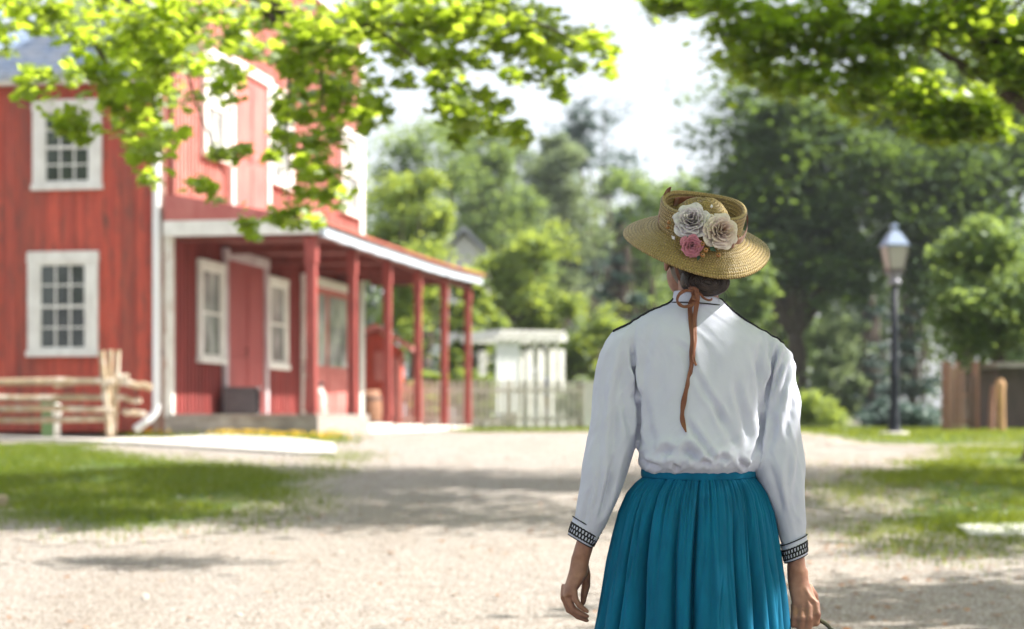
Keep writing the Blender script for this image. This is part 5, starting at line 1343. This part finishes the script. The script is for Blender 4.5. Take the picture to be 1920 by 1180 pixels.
def on_back(px, py, lift=0.0015):
    """the point of the blouse behind photo pixel (px, py)"""
    o = Vector((0,0,CAMZ)); d = Vector(((px-CX)/F, 1, (HY-py)/F)).normalized()
    h = bvh.ray_cast(o, d)
    if h[0] is None:
        q_ = bvh.find_nearest(PW(px, py)); return q_[0]+q_[1]*lift
    return h[0]+h[1]*lift
def snap(p, lift=0.002):
    q_ = bvh.find_nearest(p); return q_[0]+q_[1]*lift

# collar with black piping
cl = MB(); n = 48; V_ = []
cc = Vector((X(1307), YW-0.014, 0))
def col_z(a, top):   # a = angle; rises a little on the left, as in the photo
    return (Z(557) if top else Z(574)) - 0.012*math.cos(a)*(1 if top else 0.4) - (0.004 if top else 0.0)*math.sin(a)
cl.v = []; rows = 5
for i in range(rows+1):
    f = i/rows
    for j in range(n):
        a = 2*PI*j/n; r_x = lerp(.0635, .0575, f); r_y = lerp(.068, .061, f)
        cl.v.append((cc.x+r_x*math.cos(a), cc.y+r_y*math.sin(a), lerp(col_z(a, False), col_z(a, True), f)))
for i in range(rows):
    for j in range(n): cl.f.append((i*n+j, i*n+(j+1) % n, (i+1)*n+(j+1) % n, (i+1)*n+j))
cl.m = [0]*len(cl.f)
co_ = cl.build('collar', M['blouse'], blouse, keep=True, smooth=True); so_ = co_.modifiers.new('s', 'SOLIDIFY'); so_.thickness = 0.003; so_.offset = 0
pp = MB(); pts = []
for j in range(n):
    a = 2*PI*j/n; pts.append((cc.x+.0665*math.cos(a), cc.y+.0715*math.sin(a), col_z(a, False)+0.002))
pp.tube(pts, 0.0017, 6, closed=True); pp.build('piping', M['black'], blouse, keep=True, smooth=True)
# knotted black trim along the shoulder seams
for seq in ([(1263,570),(1235,580),(1200,590),(1172,600),(1150,612)], [(1348,574),(1375,585),(1405,602),(1435,620),(1466,640)]):
    a = MB(); pts = []; m_ = 90
    for i in range(m_+1):
        f = i/m_*(len(seq)-1); k = min(int(f), len(seq)-2); t = f-k
        p0 = PW(lerp(seq[k][0], seq[k+1][0], t), lerp(seq[k][1], seq[k+1][1], t)-6, -0.022)
        h = bvh.ray_cast(p0+Vector((0,0,0.08)), Vector((0,0,-1)))
        p = (h[0] if h[0] is not None else snap(p0, 0)) + Vector((0,0,0.0012))
        pts.append(p+Vector((0, 0.0025*math.sin(i*1.9), 0)))
    a.tube(pts, [0.0025+0.0016*abs(math.sin(i*1.25)) for i in range(m_+1)], 7)
    for i in range(0, m_, 2): a.blob(pts[i]+Vector((0,-0.0035,0.0006)), 0.0025, None, 6, 5)
    a.build('shoulder_trim', M['black'], blouse, keep=True, smooth=True)

# cuffs: white band, black piping on both edges and a looped lace
def cuff(c_top, c_bot, hw_t, hw_b, hd_t, hd_b, slope):
    ct, cb = Vector(c_top), Vector(c_bot); ax = (cb-ct).normalized(); side = Vector((0,1,0)); ux = Vector((1, 0, -slope)).normalized()
    def pt(f, a, k=1.0):
        c = ct.lerp(cb, f); return c + ux*math.cos(a)*lerp(hw_t, hw_b, f)*k + side*math.sin(a)*lerp(hd_t, hd_b, f)*k
    m_ = MB(); n = 40; R_ = 6
    for i in range(R_+1):
        for j in range(n): m_.v.append(tuple(pt(i/R_, 2*PI*j/n, 1+0.012*math.sin(3*j*2*PI/n+i))))
    for i in range(R_):
        for j in range(n): m_.f.append((i*n+j, i*n+(j+1) % n, (i+1)*n+(j+1) % n, (i+1)*n+j))
    m_.m = [0]*len(m_.f)
    o = m_.build('cuff', M['blouse'], blouse, keep=True, smooth=True); s_ = o.modifiers.new('s', 'SOLIDIFY'); s_.thickness = 0.003; s_.offset = 0
    for f in (0.0, 1.0):
        p_ = MB(); p_.tube([pt(f, 2*PI*j/n, 1.09 if f < .5 else 1.03) for j in range(n)], 0.0014, 6, closed=True); p_.build('piping', M['black'], o, keep=True, smooth=True)
    l_ = MB(); per = 26
    for row, ph in ((0.46, 0.0), (0.70, 0.5)):
        for j in range(per):
            a0 = 2*PI*(j+ph)/per; pts = []
            for q_ in range(10):
                b = 2*PI*q_/10; pts.append(pt(row+0.155*math.sin(b), a0+0.135*math.cos(b), 1.045+0.01*math.cos(b)))
            l_.tube(pts, 0.0019, 5, closed=True)
    for row in (0.33, 0.84):
        l_.tube([pt(row+0.02*math.sin(j*4.0), 2*PI*j/80, 1.05) for j in range(80)], 0.0021, 5, closed=True)
    l_.build('lace', M['black'], o, keep=True, smooth=True)
    return o
cuff(PW(1101,984,0.0), PW(1088,1015,0.0), 29*K, 25.5*K, .035, .031, .58)
cuff(PW(1486,1012,-.016), PW(1490.5,1046,-.018), 25.5*K, 22.5*K, .033, .0305, -.42)

# ---- skirt with gathers falling into deep folds
nA, nZ = 760, 190
rngs = np.random.RandomState(12)
zs_w, zs_h = Z(893), 0.055
prof_py = [885, 893, 905, 925, 960, 1000, 1050, 1100, 1140, 1180, 1260, 1400, 1700]
cen_px =  [1310,1310,1309,1307,1305,1303,1301,1300,1299,1298, 1297, 1296, 1295]
hw_px =   [102, 104, 118, 133, 146, 154, 163, 171, 177, 183, 196, 222, 272]
hdep =    [.104,.106,.122,.140,.156,.168,.180,.192,.200,.208,.225,.262,.33]
ths = np.linspace(0, 2*PI, nA, endpoint=False)
zz = np.linspace(Z(886), zs_h, nZ+1)
pyy = HY-(zz-CAMZ)/K
cenx = (np.interp(pyy, prof_py, cen_px)-CX)*K; hw_ = np.interp(pyy, prof_py, hw_px)*K; hd_ = np.interp(pyy, prof_py, hdep)
depth = (Z(893)-zz)
disp = np.zeros((nZ+1, nA)); 
T, D_ = np.meshgrid(ths, depth)
def wrap(a): return (a+PI) % (2*PI)-PI
# deep main folds
nf = 34; th0 = np.sort((np.arange(nf)+rngs.uniform(-.32,.32,nf))*2*PI/nf)
for t0 in th0:
    A = rngs.choice((0.25,0.6,1.0,1.6,2.0))*rngs.uniform(.8,1.2); drift = rngs.uniform(-.05,.05); wv = rngs.uniform(0.7,1.3); st = rngs.uniform(0.0, 0.10)
    c = t0 + drift*D_ + 0.015*np.sin(D_*rngs.uniform(8,14)+rngs.uniform(0,6))
    amp = A*(0.0045 + 0.038*np.clip((D_-st)/0.55, 0, 1)**0.8)
    wdt = 0.038*wv*(0.55+0.7*np.clip(D_/0.35, 0, 1))
    x = wrap(T-c)/wdt
    disp -= amp*np.exp(-np.abs(x)**1.25)
# broad soft ridges beside the troughs
for _ in range(26):
    t0 = rngs.uniform(0, 2*PI); c = t0+rngs.uniform(-.05,.05)*D_; x = wrap(T-c)/rngs.uniform(.05,.10)
    disp += 0.010*rngs.uniform(.3,1)*np.clip(D_/0.45,0,1)*np.exp(-x**2)
# short creases that start and end part way down
for _ in range(120):
    t0 = rngs.uniform(0, 2*PI); d0 = rngs.uniform(0.02, 0.6); L = rngs.uniform(0.03, 0.13); c = t0+rngs.uniform(-.6,.6)*(D_-d0)
    x = wrap(T-c)/rngs.uniform(0.010, 0.022); disp -= rngs.uniform(0.0015, 0.0045)*np.exp(-x**2)*np.exp(-((D_-d0)/L)**2)
# fine gathers under the waistband that die away
nf = 150; th1 = (np.arange(nf)+rngs.uniform(-.4,.4,nf))*2*PI/nf
for t0 in th1:
    L = rngs.uniform(0.05, 0.26); A = rngs.uniform(0.3, 1.7); c = t0+rngs.uniform(-.10,.10)*D_
    amp = 0.0052*A*np.clip(D_/0.012, 0, 1)*np.exp(-(D_/L)**2)
    x = wrap(T-c)/(0.0135*(1+D_*2.5)); disp -= amp*np.exp(-x**2)
disp[D_ < 0.0] *= 0.05
disp += 0.0018*np.sin(T*3+D_*9)*np.clip(D_/.1,0,1)
cs, sn = np.cos(T), np.sin(T)
Xs = cenx[:,None] + (hw_[:,None]+disp)*cs; Ys = YW-0.005 + (hd_[:,None]+disp)*sn; Zs = np.repeat(zz[:,None], nA, 1) + 0.0025*np.sin(T*17)*np.clip(D_*3,0,1)
Ys += 0.05*np.clip(D_/0.9,0,1)*(-sn)*np.clip(-sn,0,1)*0.3
v = np.stack([Xs, Ys, Zs], 2).reshape(-1,3)
i0 = np.arange(nZ)[:,None]*nA + np.arange(nA)[None,:]; i1 = np.arange(nZ)[:,None]*nA + (np.arange(nA)[None,:]+1) % nA
idx = np.stack([i1, i0, i0+nA, i1+nA], 2).reshape(-1)
sk = link('skirt', poly_mesh('skirt', v, 4, nZ*nA, idx), M['teal'], woman, keep=True, smooth=True)
# waistband
mb = MB(); n = 96; V_ = []
for i in range(7):
    f = i/6; z = lerp(Z(895), Z(880.5), f)
    for j in range(n):
        a = 2*PI*j/n; rx_ = 103.5*K+0.001+0.0012*math.sin(PI*f)+0.0009*math.sin(a*37+f*2); ry_ = .1065+0.0012*math.sin(PI*f)
        mb.v.append((X(1310)+rx_*math.cos(a), YW-.005+ry_*math.sin(a), z+0.0035*math.cos(2*a)*0.6+0.0022*math.sin(a)))
for i in range(6):
    for j in range(n): mb.f.append((i*n+j, i*n+(j+1) % n, (i+1)*n+(j+1) % n, (i+1)*n+j))
mb.m = [0]*len(mb.f)
wb = mb.build('waistband', M['teal'], sk, keep=True, smooth=True); s_ = wb.modifiers.new('s', 'SOLIDIFY'); s_.thickness = 0.004; s_.offset = 1
# shoes
for s in (-1, 1):
    hx_ = cx0+s*.078; fy = 0.16 if s > 0 else -0.14; mb = MB()
    mb.tube([Vector((hx_,YW+fy-.065,.038)), Vector((hx_,YW+fy+.04,.046)), Vector((hx_+s*.01,YW+fy+.13,.036)), Vector((hx_+s*.012,YW+fy+.185,.028))], (.034,.042,.040,.022), 14)
    mb.tube([Vector((hx_,YW+fy-.005,.04)), Vector((hx_,YW+fy-.008,.14))], (.043,.044), 14)
    mb.lbox(hx_-.035, hx_+.035, YW+fy-.09, YW+fy-.03, 0.002, .03)
    mb.build('boot', mat('brown_leather', (0.05,0.025,0.015,1), rough=0.4), woman, keep=True, smooth=True)

# ---- hair
def hair_mat():
    m, nt, bs = newmat('dark_brown_hair')
    c = mixc(nt, ramp(nt, noise_tex(nt, 60, (1,1,1), 3), 0.4, 0.7), (0.014,0.008,0.007,1), (0.040,0.022,0.016,1))
    nt.links.new(c, bs.inputs['Base Color']); bs.inputs['Roughness'].default_value = 0.42; return m
M['hair'] = hair_mat()
mb = MB()
mb.blob(H((0,-0.020,0.004)), (.078,.090,.094), RH, 36, 26)
bc = PW(1320, 534, -0.068)
mb.blob(bc+Vector((-.024,.012,.006)), (.042,.034,.034), None, 20, 12)
mb.blob(bc, (.056,.036,.034), Matrix.Rotation(0.06, 3, 'Y'), 24, 14)
rr = random.Random(5)
for i in range(120):       # coiled strands of the low bun
    a0 = rr.uniform(0, 2*PI); rx_ = rr.uniform(.16, 1.0); pts = []; le = rr.uniform(1.0, 2.4)
    for k in range(9):
        a = a0+le*k/8; rad = rx_*(1-0.05*k/8)
        d = Vector((math.cos(a)*.057*rad, 0, math.sin(a)*.0345*rad)); y_ = -.0365*math.sqrt(max(0, 1-rad*rad*.96))
        pts.append(bc+d+Vector((rr.uniform(-.0006,.0006), y_-0.0006, rr.uniform(-.0006,.0006))))
    mb.tube(pts, [0.0007]+[rr.uniform(.0010,.0019)]*7+[0.0006], 5)
for i in range(120):       # hair drawn down from under the hat into the bun
    a = rr.uniform(-1.25, 1.15); p0 = H((.083*math.sin(a), -.020-.093*math.cos(a), rr.uniform(-.02,.03)))
    e = bc+Vector((rr.uniform(-.046,.046), -.012+rr.uniform(-.006,.006), rr.uniform(-.005,.022)))
    m1 = p0.lerp(e, .5)+Vector((math.sin(a)*.012, -0.010, 0))
    mb.tube([p0, m1, e], (.0014,.0019,.0012), 5)
for i in range(26):        # stray wisps at the nape
    p0 = bc+Vector((rr.choice((-1,1))*rr.uniform(.02,.05), rr.uniform(-.01,.015), rr.uniform(-.026,.005))); s_ = 1 if p0.x > bc.x else -1
    mb.tube([p0, p0+Vector((s_*rr.uniform(.002,.008), -.002, -.008)), p0+Vector((s_*rr.uniform(-.002,.012), 0, -rr.uniform(.014,.030)))], (.0006,.0004,.0002), 4)
mb.v = tuck(mb.v)
mb.build('hair', M['hair'], woman, keep=True, smooth=True)

# ---- straw hat
Rt = Matrix.Rotation(math.radians(9), 3, 'Y') @ Matrix.Rotation(math.radians(26), 3, 'X')
HO = PW(1311, 437, 0.014)
def HT(v): return HO + Rt @ Vector(v)
def braid(r, z, a, i):
    return r, z
prof = []
def seg(p, q, pitch, amp, side):
    """a run of stitched straw braids from p to q: each one a rounded ridge"""
    L = math.hypot(q[0]-p[0], q[1]-p[1]); nb = max(1, round(L/pitch)); tx, tz = (q[0]-p[0])/L, (q[1]-p[1])/L; nx_, nz_ = -tz*side, tx*side
    out = []
    for b in range(nb):
        for k in range(5):
            f = (b+k/5)/nb; h = amp*math.sin(PI*(k+0.3)/5.3)**0.7
            out.append((p[0]+tx*L*f+nx_*h, p[1]+tz*L*f+nz_*h))
    return out
curve = [(0.004,.088),(.022,.085),(.042,.074),(.060,.054),(.069,.028),(.073,.008)]
for a, b in zip(curve[:-1], curve[1:]): prof += seg(a, b, .0090, .0028, 1)
prof += [(.078,.004),(.086,.010)]
prof += seg((.087,.012), (.0985,.074), .0085, .0012, 1)
prof += [(.0995,.0765),(.1015,.076)]
prof += seg((.1025,.074), (.0985,.010), .0092, .0027, 1)
i_brim = len(prof)
brim = [(.1005,.004),(.116,-.002),(.135,-.008),(.155,-.016),(.170,-.024),(.180,-.031)]
for a, b in zip(brim[:-1], brim[1:]): prof += seg(a, b, .0080, .0027, 1)
prof += [(.1815,-.033)]
nA_ = 360
V_ = []; UV = []
for i, (r_, z_) in enumerate(prof):
    for j in range(nA_):
        a = 2*PI*j/nA_; rr_ = r_*(1+0.012*math.sin(2*a+1)+0.006*math.sin(5*a))
        if r_ > .1: 
            f = (r_-.1)/.08; dz = f*f*(0.006*math.sin(2*a+0.6)+0.004*math.sin(3*a+2.0)) if i >= i_brim else 0
        else: dz = 0
        if i_brim > i and z_ > .03: dz += 0.004*math.sin(a*1+2.6)+0.003*math.sin(3*a)
        jit = 0.0005*math.sin(a*95+i*2.4)+0.00035*math.sin(a*61-i)
        V_.append(HT((rr_*math.cos(a), rr_*1.04*math.sin(a), z_+dz+jit)))
mb = MB(); mb.v = [tuple(v) for v in V_]
for i in range(len(prof)-1):
    for j in range(nA_): mb.f.append((i*nA_+j, i*nA_+(j+1) % nA_, (i+1)*nA_+(j+1) % nA_, (i+1)*nA_+j))
mb.f.append(tuple(range(nA_))); mb.m = [0]*len(mb.f)
def straw_mat():
    m, nt, bs = newmat('woven_straw')
    tc = N(nt, 'ShaderNodeTexCoord')
    uvm = N(nt, 'ShaderNodeUVMap'); sp = N(nt, 'ShaderNodeSeparateXYZ'); nt.links.new(tc.outputs['UV'], sp.inputs[0])
    # slanting plait: alternates its slant on each half of a braid
    fr = N(nt, 'ShaderNodeMath', operation='PINGPONG'); fr.inputs[1].default_value = 0.5; nt.links.new(sp.outputs[1], fr.inputs[0])
    ad = N(nt, 'ShaderNodeMath', operation='MULTIPLY_ADD'); ad.inputs[1].default_value = 1.6; nt.links.new(fr.outputs[0], ad.inputs[0]); nt.links.new(sp.outputs[0], ad.inputs[2])
    si = N(nt, 'ShaderNodeMath', operation='SINE'); mu = N(nt, 'ShaderNodeMath', operation='MULTIPLY'); mu.inputs[1].default_value = 2*PI; nt.links.new(ad.outputs[0], mu.inputs[0]); nt.links.new(mu.outputs[0], si.inputs[0])
    v_ = N(nt, 'ShaderNodeMath', operation='MULTIPLY_ADD'); v_.inputs[1].default_value = 0.5; v_.inputs[2].default_value = 0.5; nt.links.new(si.outputs[0], v_.inputs[0])
    c = mixc(nt, ramp(nt, noise_tex(nt, 60, (1,1,1), 4), 0.35, 0.7), (0.32,0.225,0.075,1), (0.22,0.155,0.045,1))
    c = mixc(nt, ramp(nt, v_.outputs[0], 0.0, 0.5), (0.17,0.11,0.03,1), c)
    fr2 = N(nt, 'ShaderNodeMath', operation='FRACT'); nt.links.new(sp.outputs[1], fr2.inputs[0])
    c = mixc(nt, ramp(nt, fr2.outputs[0], 0.70, 1.0), c, (0.06,0.035,0.012,1))
    c = mixc(nt, ramp(nt, noise_tex(nt, 300, (1,1,1), 2), 0.62, 0.72), c, (0.62,0.48,0.22,1))
    nt.links.new(c, bs.inputs['Base Color']); bs.inputs['Roughness'].default_value = 0.42; bs.inputs['Specular IOR Level'].default_value = 0.5
    bump(nt, bs, v_.outputs[0], 0.8, 0.0015)
    return m
me = mb.mesh('straw_hat')
uv = me.uv_layers.new(name='UVMap'); nl_ = len(prof)-1
sizes = np.zeros(len(me.loops)*2, np.float32); k = 0
for i in range(nl_):
    rloc = prof[i][0]; cnt = max(20, round(2*PI*rloc/0.0068))
    for j in range(nA_):
        for (ii, jj) in ((i, j), (i, j+1), (i+1, j+1), (i+1, j)):
            sizes[k] = jj/nA_*cnt; sizes[k+1] = ii/5.0; k += 2
uv.data.foreach_set('uv', sizes)
hat = link('straw_hat', me, straw_mat(), woman, keep=True, smooth=True)
s_ = hat.modifiers.new('s', 'SOLIDIFY'); s_.thickness = 0.0022; s_.offset = -1

def ribbon(name, pts, wd, nrm, parent, twist=None, thick=0.0006, sub=8):
    """flat satin band through the points, its width across nrm x direction; nrm may be a list"""
    pts = [Vector(p) for p in pts]; n = len(pts); out = []; nn = []
    nrm = [Vector(v) for v in nrm] if hasattr(nrm[0], '__len__') else [Vector(nrm)]*n
    for i in range(n-1):
        p0, p1, p2, p3 = pts[max(i-1,0)], pts[i], pts[i+1], pts[min(i+2,n-1)]
        for k in range(sub):
            t = k/sub; out.append(0.5*((2*p1)+(p2-p0)*t+(2*p0-5*p1+4*p2-p3)*t*t+(3*p1-p0-3*p2+p3)*t**3)); nn.append(nrm[i].lerp(nrm[i+1], t))
    out.append(pts[-1]); nn.append(nrm[-1])
    V_ = []; m_ = MB(); N_ = len(out)
    for i, p in enumerate(out):
        t = (out[min(i+1,N_-1)]-out[max(i-1,0)]).normalized(); s = t.cross(nn[i]).normalized(); w_ = wd if not callable(wd) else wd(i/(N_-1))
        u = nn[i].normalized()
        for c in (-1,-.5,0,.5,1): V_.append(p+s*w_*0.5*c+u*0.0016*(1-c*c)*math.sin(i*0.5))
    F_ = [(i*5+j, i*5+j+1, (i+1)*5+j+1, (i+1)*5+j) for i in range(N_-1) for j in range(4)]
    m_.add(V_, F_); o = m_.build(name, M['copper'], parent, keep=True, smooth=True, fix=False); q_ = o.modifiers.new('s', 'SOLIDIFY'); q_.thickness = thick; q_.offset = 0
    return o
# copper band wound round the raised crown, over its rim on both sides
def hp(r_, a, z_): a = math.radians(a); return HT((r_*math.cos(a), r_*1.04*math.sin(a), z_))
up_ = Rt @ Vector((0,0,1))
def rad_n(a): a = math.radians(a); return Rt @ Vector((math.cos(a), math.sin(a), 0.1))
A_ = list(range(60, 146, 12)); ribbon('ribbon', [hp(.0870+0.0015*math.sin(math.radians(3*a)), a, .052) for a in A_], 0.024, [rad_n(a)*-1 for a in A_], hat)
A_ = [150,160,170,180,190,200]; ribbon('ribbon', [hp(.0965+.006*f, a, z_) for a, z_, f in zip(A_, (.083,.080,.062,.040,.022,.012), (.3,1,1.5,1.6,1.2,.9))], 0.020, [rad_n(a) for a in A_], hat)
A_ = [20,8,-4,-16,-30,-44]; ribbon('ribbon', [hp(.1015+.009*f, a, z_) for a, z_, f in zip(A_, (.068,.052,.030,.016,.012,.014), (.6,1.4,1.4,1,.4,.2))], 0.017, [rad_n(a) for a in A_], hat)
ribbon('ribbon', [hp(.105,-38,.016), hp(.118,-46,.012), hp(.112,-56,.026), hp(.104,-50,.042), hp(.102,-42,.050)], 0.008, [rad_n(-45)]*5, hat)

# silk roses
def rose(label_, c, nrm, R_, colA, colB, colM, petals, seed, tilt=0.0):
    rr = random.Random(seed); n_ = Vector(nrm).normalized(); a_ = Vector((0,0,1)); u_ = a_.cross(n_).normalized(); w_ = n_.cross(u_)
    mA, nt, bs = newmat(colM)
    at = N(nt, 'ShaderNodeAttribute', attribute_name='tint')
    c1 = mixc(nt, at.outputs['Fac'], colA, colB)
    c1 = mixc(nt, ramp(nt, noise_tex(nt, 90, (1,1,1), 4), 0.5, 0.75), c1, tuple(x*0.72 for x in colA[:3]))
    nt.links.new(c1, bs.inputs['Base Color']); bs.inputs['Roughness'].default_value = 0.7; bs.inputs['Sheen Weight'].default_value = 0.3
    bump(nt, bs, noise_tex(nt, 160, (1,1,1), 4), 0.4, 0.002)
    m_ = MB(); tint = []
    nu, nv = 11, 8; golden = 2.399
    for p in range(petals):
        f = (p+0.5)/petals; phi = p*golden+rr.uniform(-.25,.25)
        r0 = R_*(0.08+0.70*f); hgt = R_*(0.80-0.55*f)*rr.uniform(.9,1.1); open_ = lerp(0.12, 0.72, f**1.2); span = lerp(1.0, 0.62, f)*PI*0.62; ph1, ph2 = rr.uniform(0,6), rr.uniform(0,6)
        V_ = []
        for j in range(nv+1):
            t = j/nv
            for i in range(nu+1):
                s = (i/nu-0.5)*2; a = phi+s*span*0.5*(1-0.22*t*t*abs(s)); 
                curl = max(0, t-0.72)/0.28
                rad = r0*(0.30+0.70*t**0.6) + hgt*open_*t*0.38 + curl*R_*0.07*f - R_*.03*(s*s)
                z_ = hgt*(t**0.9)*(1-0.18*s*s) - R_*0.30*f - curl*R_*0.08*f + R_*0.028*math.sin(s*5+ph1)*t + R_*.018*math.sin(s*9+ph2)*t*t
                rad *= 1+0.05*math.sin(s*4+ph2)*t
                d = u_*math.cos(a)*rad + w_*math.sin(a)*rad + n_*z_
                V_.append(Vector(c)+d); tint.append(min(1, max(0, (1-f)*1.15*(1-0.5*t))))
        m_.add(V_, [(j*(nu+1)+i, j*(nu+1)+i+1, (j+1)*(nu+1)+i+1, (j+1)*(nu+1)+i) for j in range(nv) for i in range(nu)])
    me = m_.mesh('rose'); at_ = me.attributes.new('tint', 'FLOAT', 'POINT'); at_.data.foreach_set('value', np.array(tint, np.float32))
    o = link('rose', me, mA, hat, keep=True, smooth=True); q_ = o.modifiers.new('s', 'SOLIDIFY'); q_.thickness = 0.0007
    if label_: o['label'] = label_
    return o
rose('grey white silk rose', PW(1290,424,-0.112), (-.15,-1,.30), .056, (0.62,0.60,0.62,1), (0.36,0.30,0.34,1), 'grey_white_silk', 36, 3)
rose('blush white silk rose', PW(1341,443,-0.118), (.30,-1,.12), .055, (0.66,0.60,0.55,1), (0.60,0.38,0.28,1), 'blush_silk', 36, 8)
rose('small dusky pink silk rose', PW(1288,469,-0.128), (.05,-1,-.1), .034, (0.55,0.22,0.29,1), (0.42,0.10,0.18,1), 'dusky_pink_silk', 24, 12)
# silk leaf tips and berries
mb = MB()
for (px, py, a, L) in ((1254,455,2.2,.012), (1324,398,1.4,.010), (1326,476,-.6,.018), (1300,492,-1.9,.014)):
    c = PW(px, py, -0.128); d = Vector((math.cos(a), 0, math.sin(a))); s = Vector((-math.sin(a), 0, math.cos(a)))
    mb.add([c-d*L*.5, c-d*L*.1+s*L*.36+Vector((0,-.004,0)), c+d*L*.6, c-d*L*.1-s*L*.36+Vector((0,-.004,0))], [(0,1,2,3)])
lf = mb.v
for i in range(4):
    m_ = MB(); m_.add(lf[4*i:4*i+4], [(0,1,2,3)]); o = m_.build('silk_leaf', mat('grey_silk_leaf', (0.58,0.56,0.62,1)) if i < 2 else mat('dark_green_silk', (0.03,0.07,0.04,1)), hat, keep=True, fix=False); q_ = o.modifiers.new('s', 'SOLIDIFY'); q_.thickness = .0008
M['berry'] = mat('amber_berry', (0.36,0.19,0.06,1), (0.26,0.10,0.035,1), 80, rough=0.3)
for (px, py, r_) in ((1249,424,.0052),(1247,433,.0050),(1307,467,.0056),(1313,478,.0062),(1307,487,.0060),(1336,487,.0060),(1374,451,.0052),(1372,441,.0040)):
    m_ = MB(); c = PW(px, py, -0.135 if 1260 < px < 1360 else -0.09); m_.blob(c, r_, None, 14, 10); m_.blob(c+Vector((0,-r_*.92,r_*.15)), r_*.28, None, 8, 6, mi=1); m_.build('berry', [M['berry'], M['dark']], hat, keep=True, smooth=True)
# hat ribbons: bow at the nape and the long tail down her back
def rp(px, py, lift): return on_back(px, py, lift)
bk = Vector((0,-1,0))
tail = [PW(1293,548,-0.10), PW(1294,562,-.098), rp(1294,580,.006), rp(1297,610,.004), rp(1298,645,.003), rp(1298,680,.003), rp(1292,710,.003), rp(1285,740,.003), rp(1280,770,.003), rp(1280,790,.003), rp(1287,811,.003)]
ribbon('ribbon', tail, lambda f: (0.0180*(1.0-0.35*f) if f < .93 else 0.012*(1.02-f)/.09+.0015)*(1-.25*math.sin(f*21)**2), [(0,-1,0),(.2,-1,0),(.5,-1,0),(-.2,-1,0),(-.6,-1,0),(.3,-1,0),(.8,-1,0),(.1,-1,0),(-.5,-1,0),(-.1,-1,0),(.4,-1,0)], hat)
ribbon('ribbon', [PW(1297,548,-0.104), PW(1300,566,-.103), rp(1302,600,.008), rp(1302,640,.007), rp(1301,668,.007), rp(1306,686,.005)], lambda f: 0.015*(1-.6*f), [(0.3,-1,0)]*6, hat)
ribbon('ribbon', [PW(1292,552,-.104), PW(1278,551,-.112), PW(1266,558,-.112), PW(1263,570,-.108), PW(1272,579,-.106), PW(1284,579,-.106), PW(1294,574,-.106)], 0.0085, [(0,-.5,-.9),(0,-.8,-.6),(-.6,-.8,0),(-.8,-.6,0),(-.2,-.8,.5),(0,-.9,.4),(0,-1,.2)], hat)
ribbon('ribbon', [PW(1294,552,-.104), PW(1304,556,-.108), PW(1312,564,-.102), PW(1322,568,-.10), PW(1328,565,-.098)], 0.006, [(0,-.8,-.6)]*5, hat)
ribbon('ribbon', [HT((-.070,-.045,-.012)), PW(1268,520,-0.055), PW(1283,538,-.082), PW(1292,550,-.100)], 0.009, [(-.6,-.8,0)]*4, hat)
ribbon('ribbon', [PW(1290,546,-.104), PW(1298,550,-.108), PW(1298,566,-.108), PW(1290,562,-.108)], 0.010, [(0,-1,0)]*4, hat)

# ---- basket on her right arm
bcx, bcy, bz_r = X(1530)+0.035, YW-0.10, 0.36
bk_ = empty('basket', (bcx, bcy, 0.24), 0, 'small basket with a dark olive hoop handle held in her right hand', 'basket')
mb = MB(); pts = []
gh = PW(1508, 1159, -0.022)
hl = [(bcx-.105,bcy,bz_r-.02), (X(1462),YW-.045,.50), (X(1474),YW-.026,Z(1163)-.015), tuple(PW(1490,1160,-.022)), tuple(PW(1512,1159,-.022)), tuple(PW(1532,1161,-.024)), tuple(PW(1548,1170,-.030)), tuple(PW(1562,1184,-.038)), (bcx+.115,bcy+.0,.50), (bcx+.118,bcy,bz_r-.02)]
hl = [Vector(p) for p in hl]; sm = []
for i in range(len(hl)-1):
    p0, p1, p2, p3 = hl[max(i-1,0)], hl[i], hl[i+1], hl[min(i+2,len(hl)-1)]
    for k in range(6):
        t = k/6; sm.append(0.5*((2*p1)+(p2-p0)*t+(2*p0-5*p1+4*p2-p3)*t*t+(3*p1-p0-3*p2+p3)*t**3))
sm.append(hl[-1]); mb.tube(sm, 0.0072, 10, flat=0.75)
mb.build('handle', mat('dark_olive_cane', (0.060,0.055,0.030,1), (0.09,0.08,0.045,1), 20, rough=0.35, bmp=0.3), bk_, keep=True, smooth=True)
mb = MB(); mb.lathe([(0,0),(.085,0),(.105,.03),(.118,.08),(.124,.12),(.118,.12),(.10,.04),(.08,.01),(0,.01)], (bcx, bcy, .24), 40)
for k in range(7): mb.tube([(bcx+(.098+.004*k)*math.cos(a*PI/12), bcy+(.098+.004*k)*math.sin(a*PI/12), .26+k*.016+.003*math.sin(a*6)) for a in range(24)], .006, 5, closed=True)
mb.build('bowl', mat('wicker', (0.30,0.2,0.1,1), (0.2,0.13,0.06,1), 30, rough=0.6), bk_, keep=True, smooth=True)
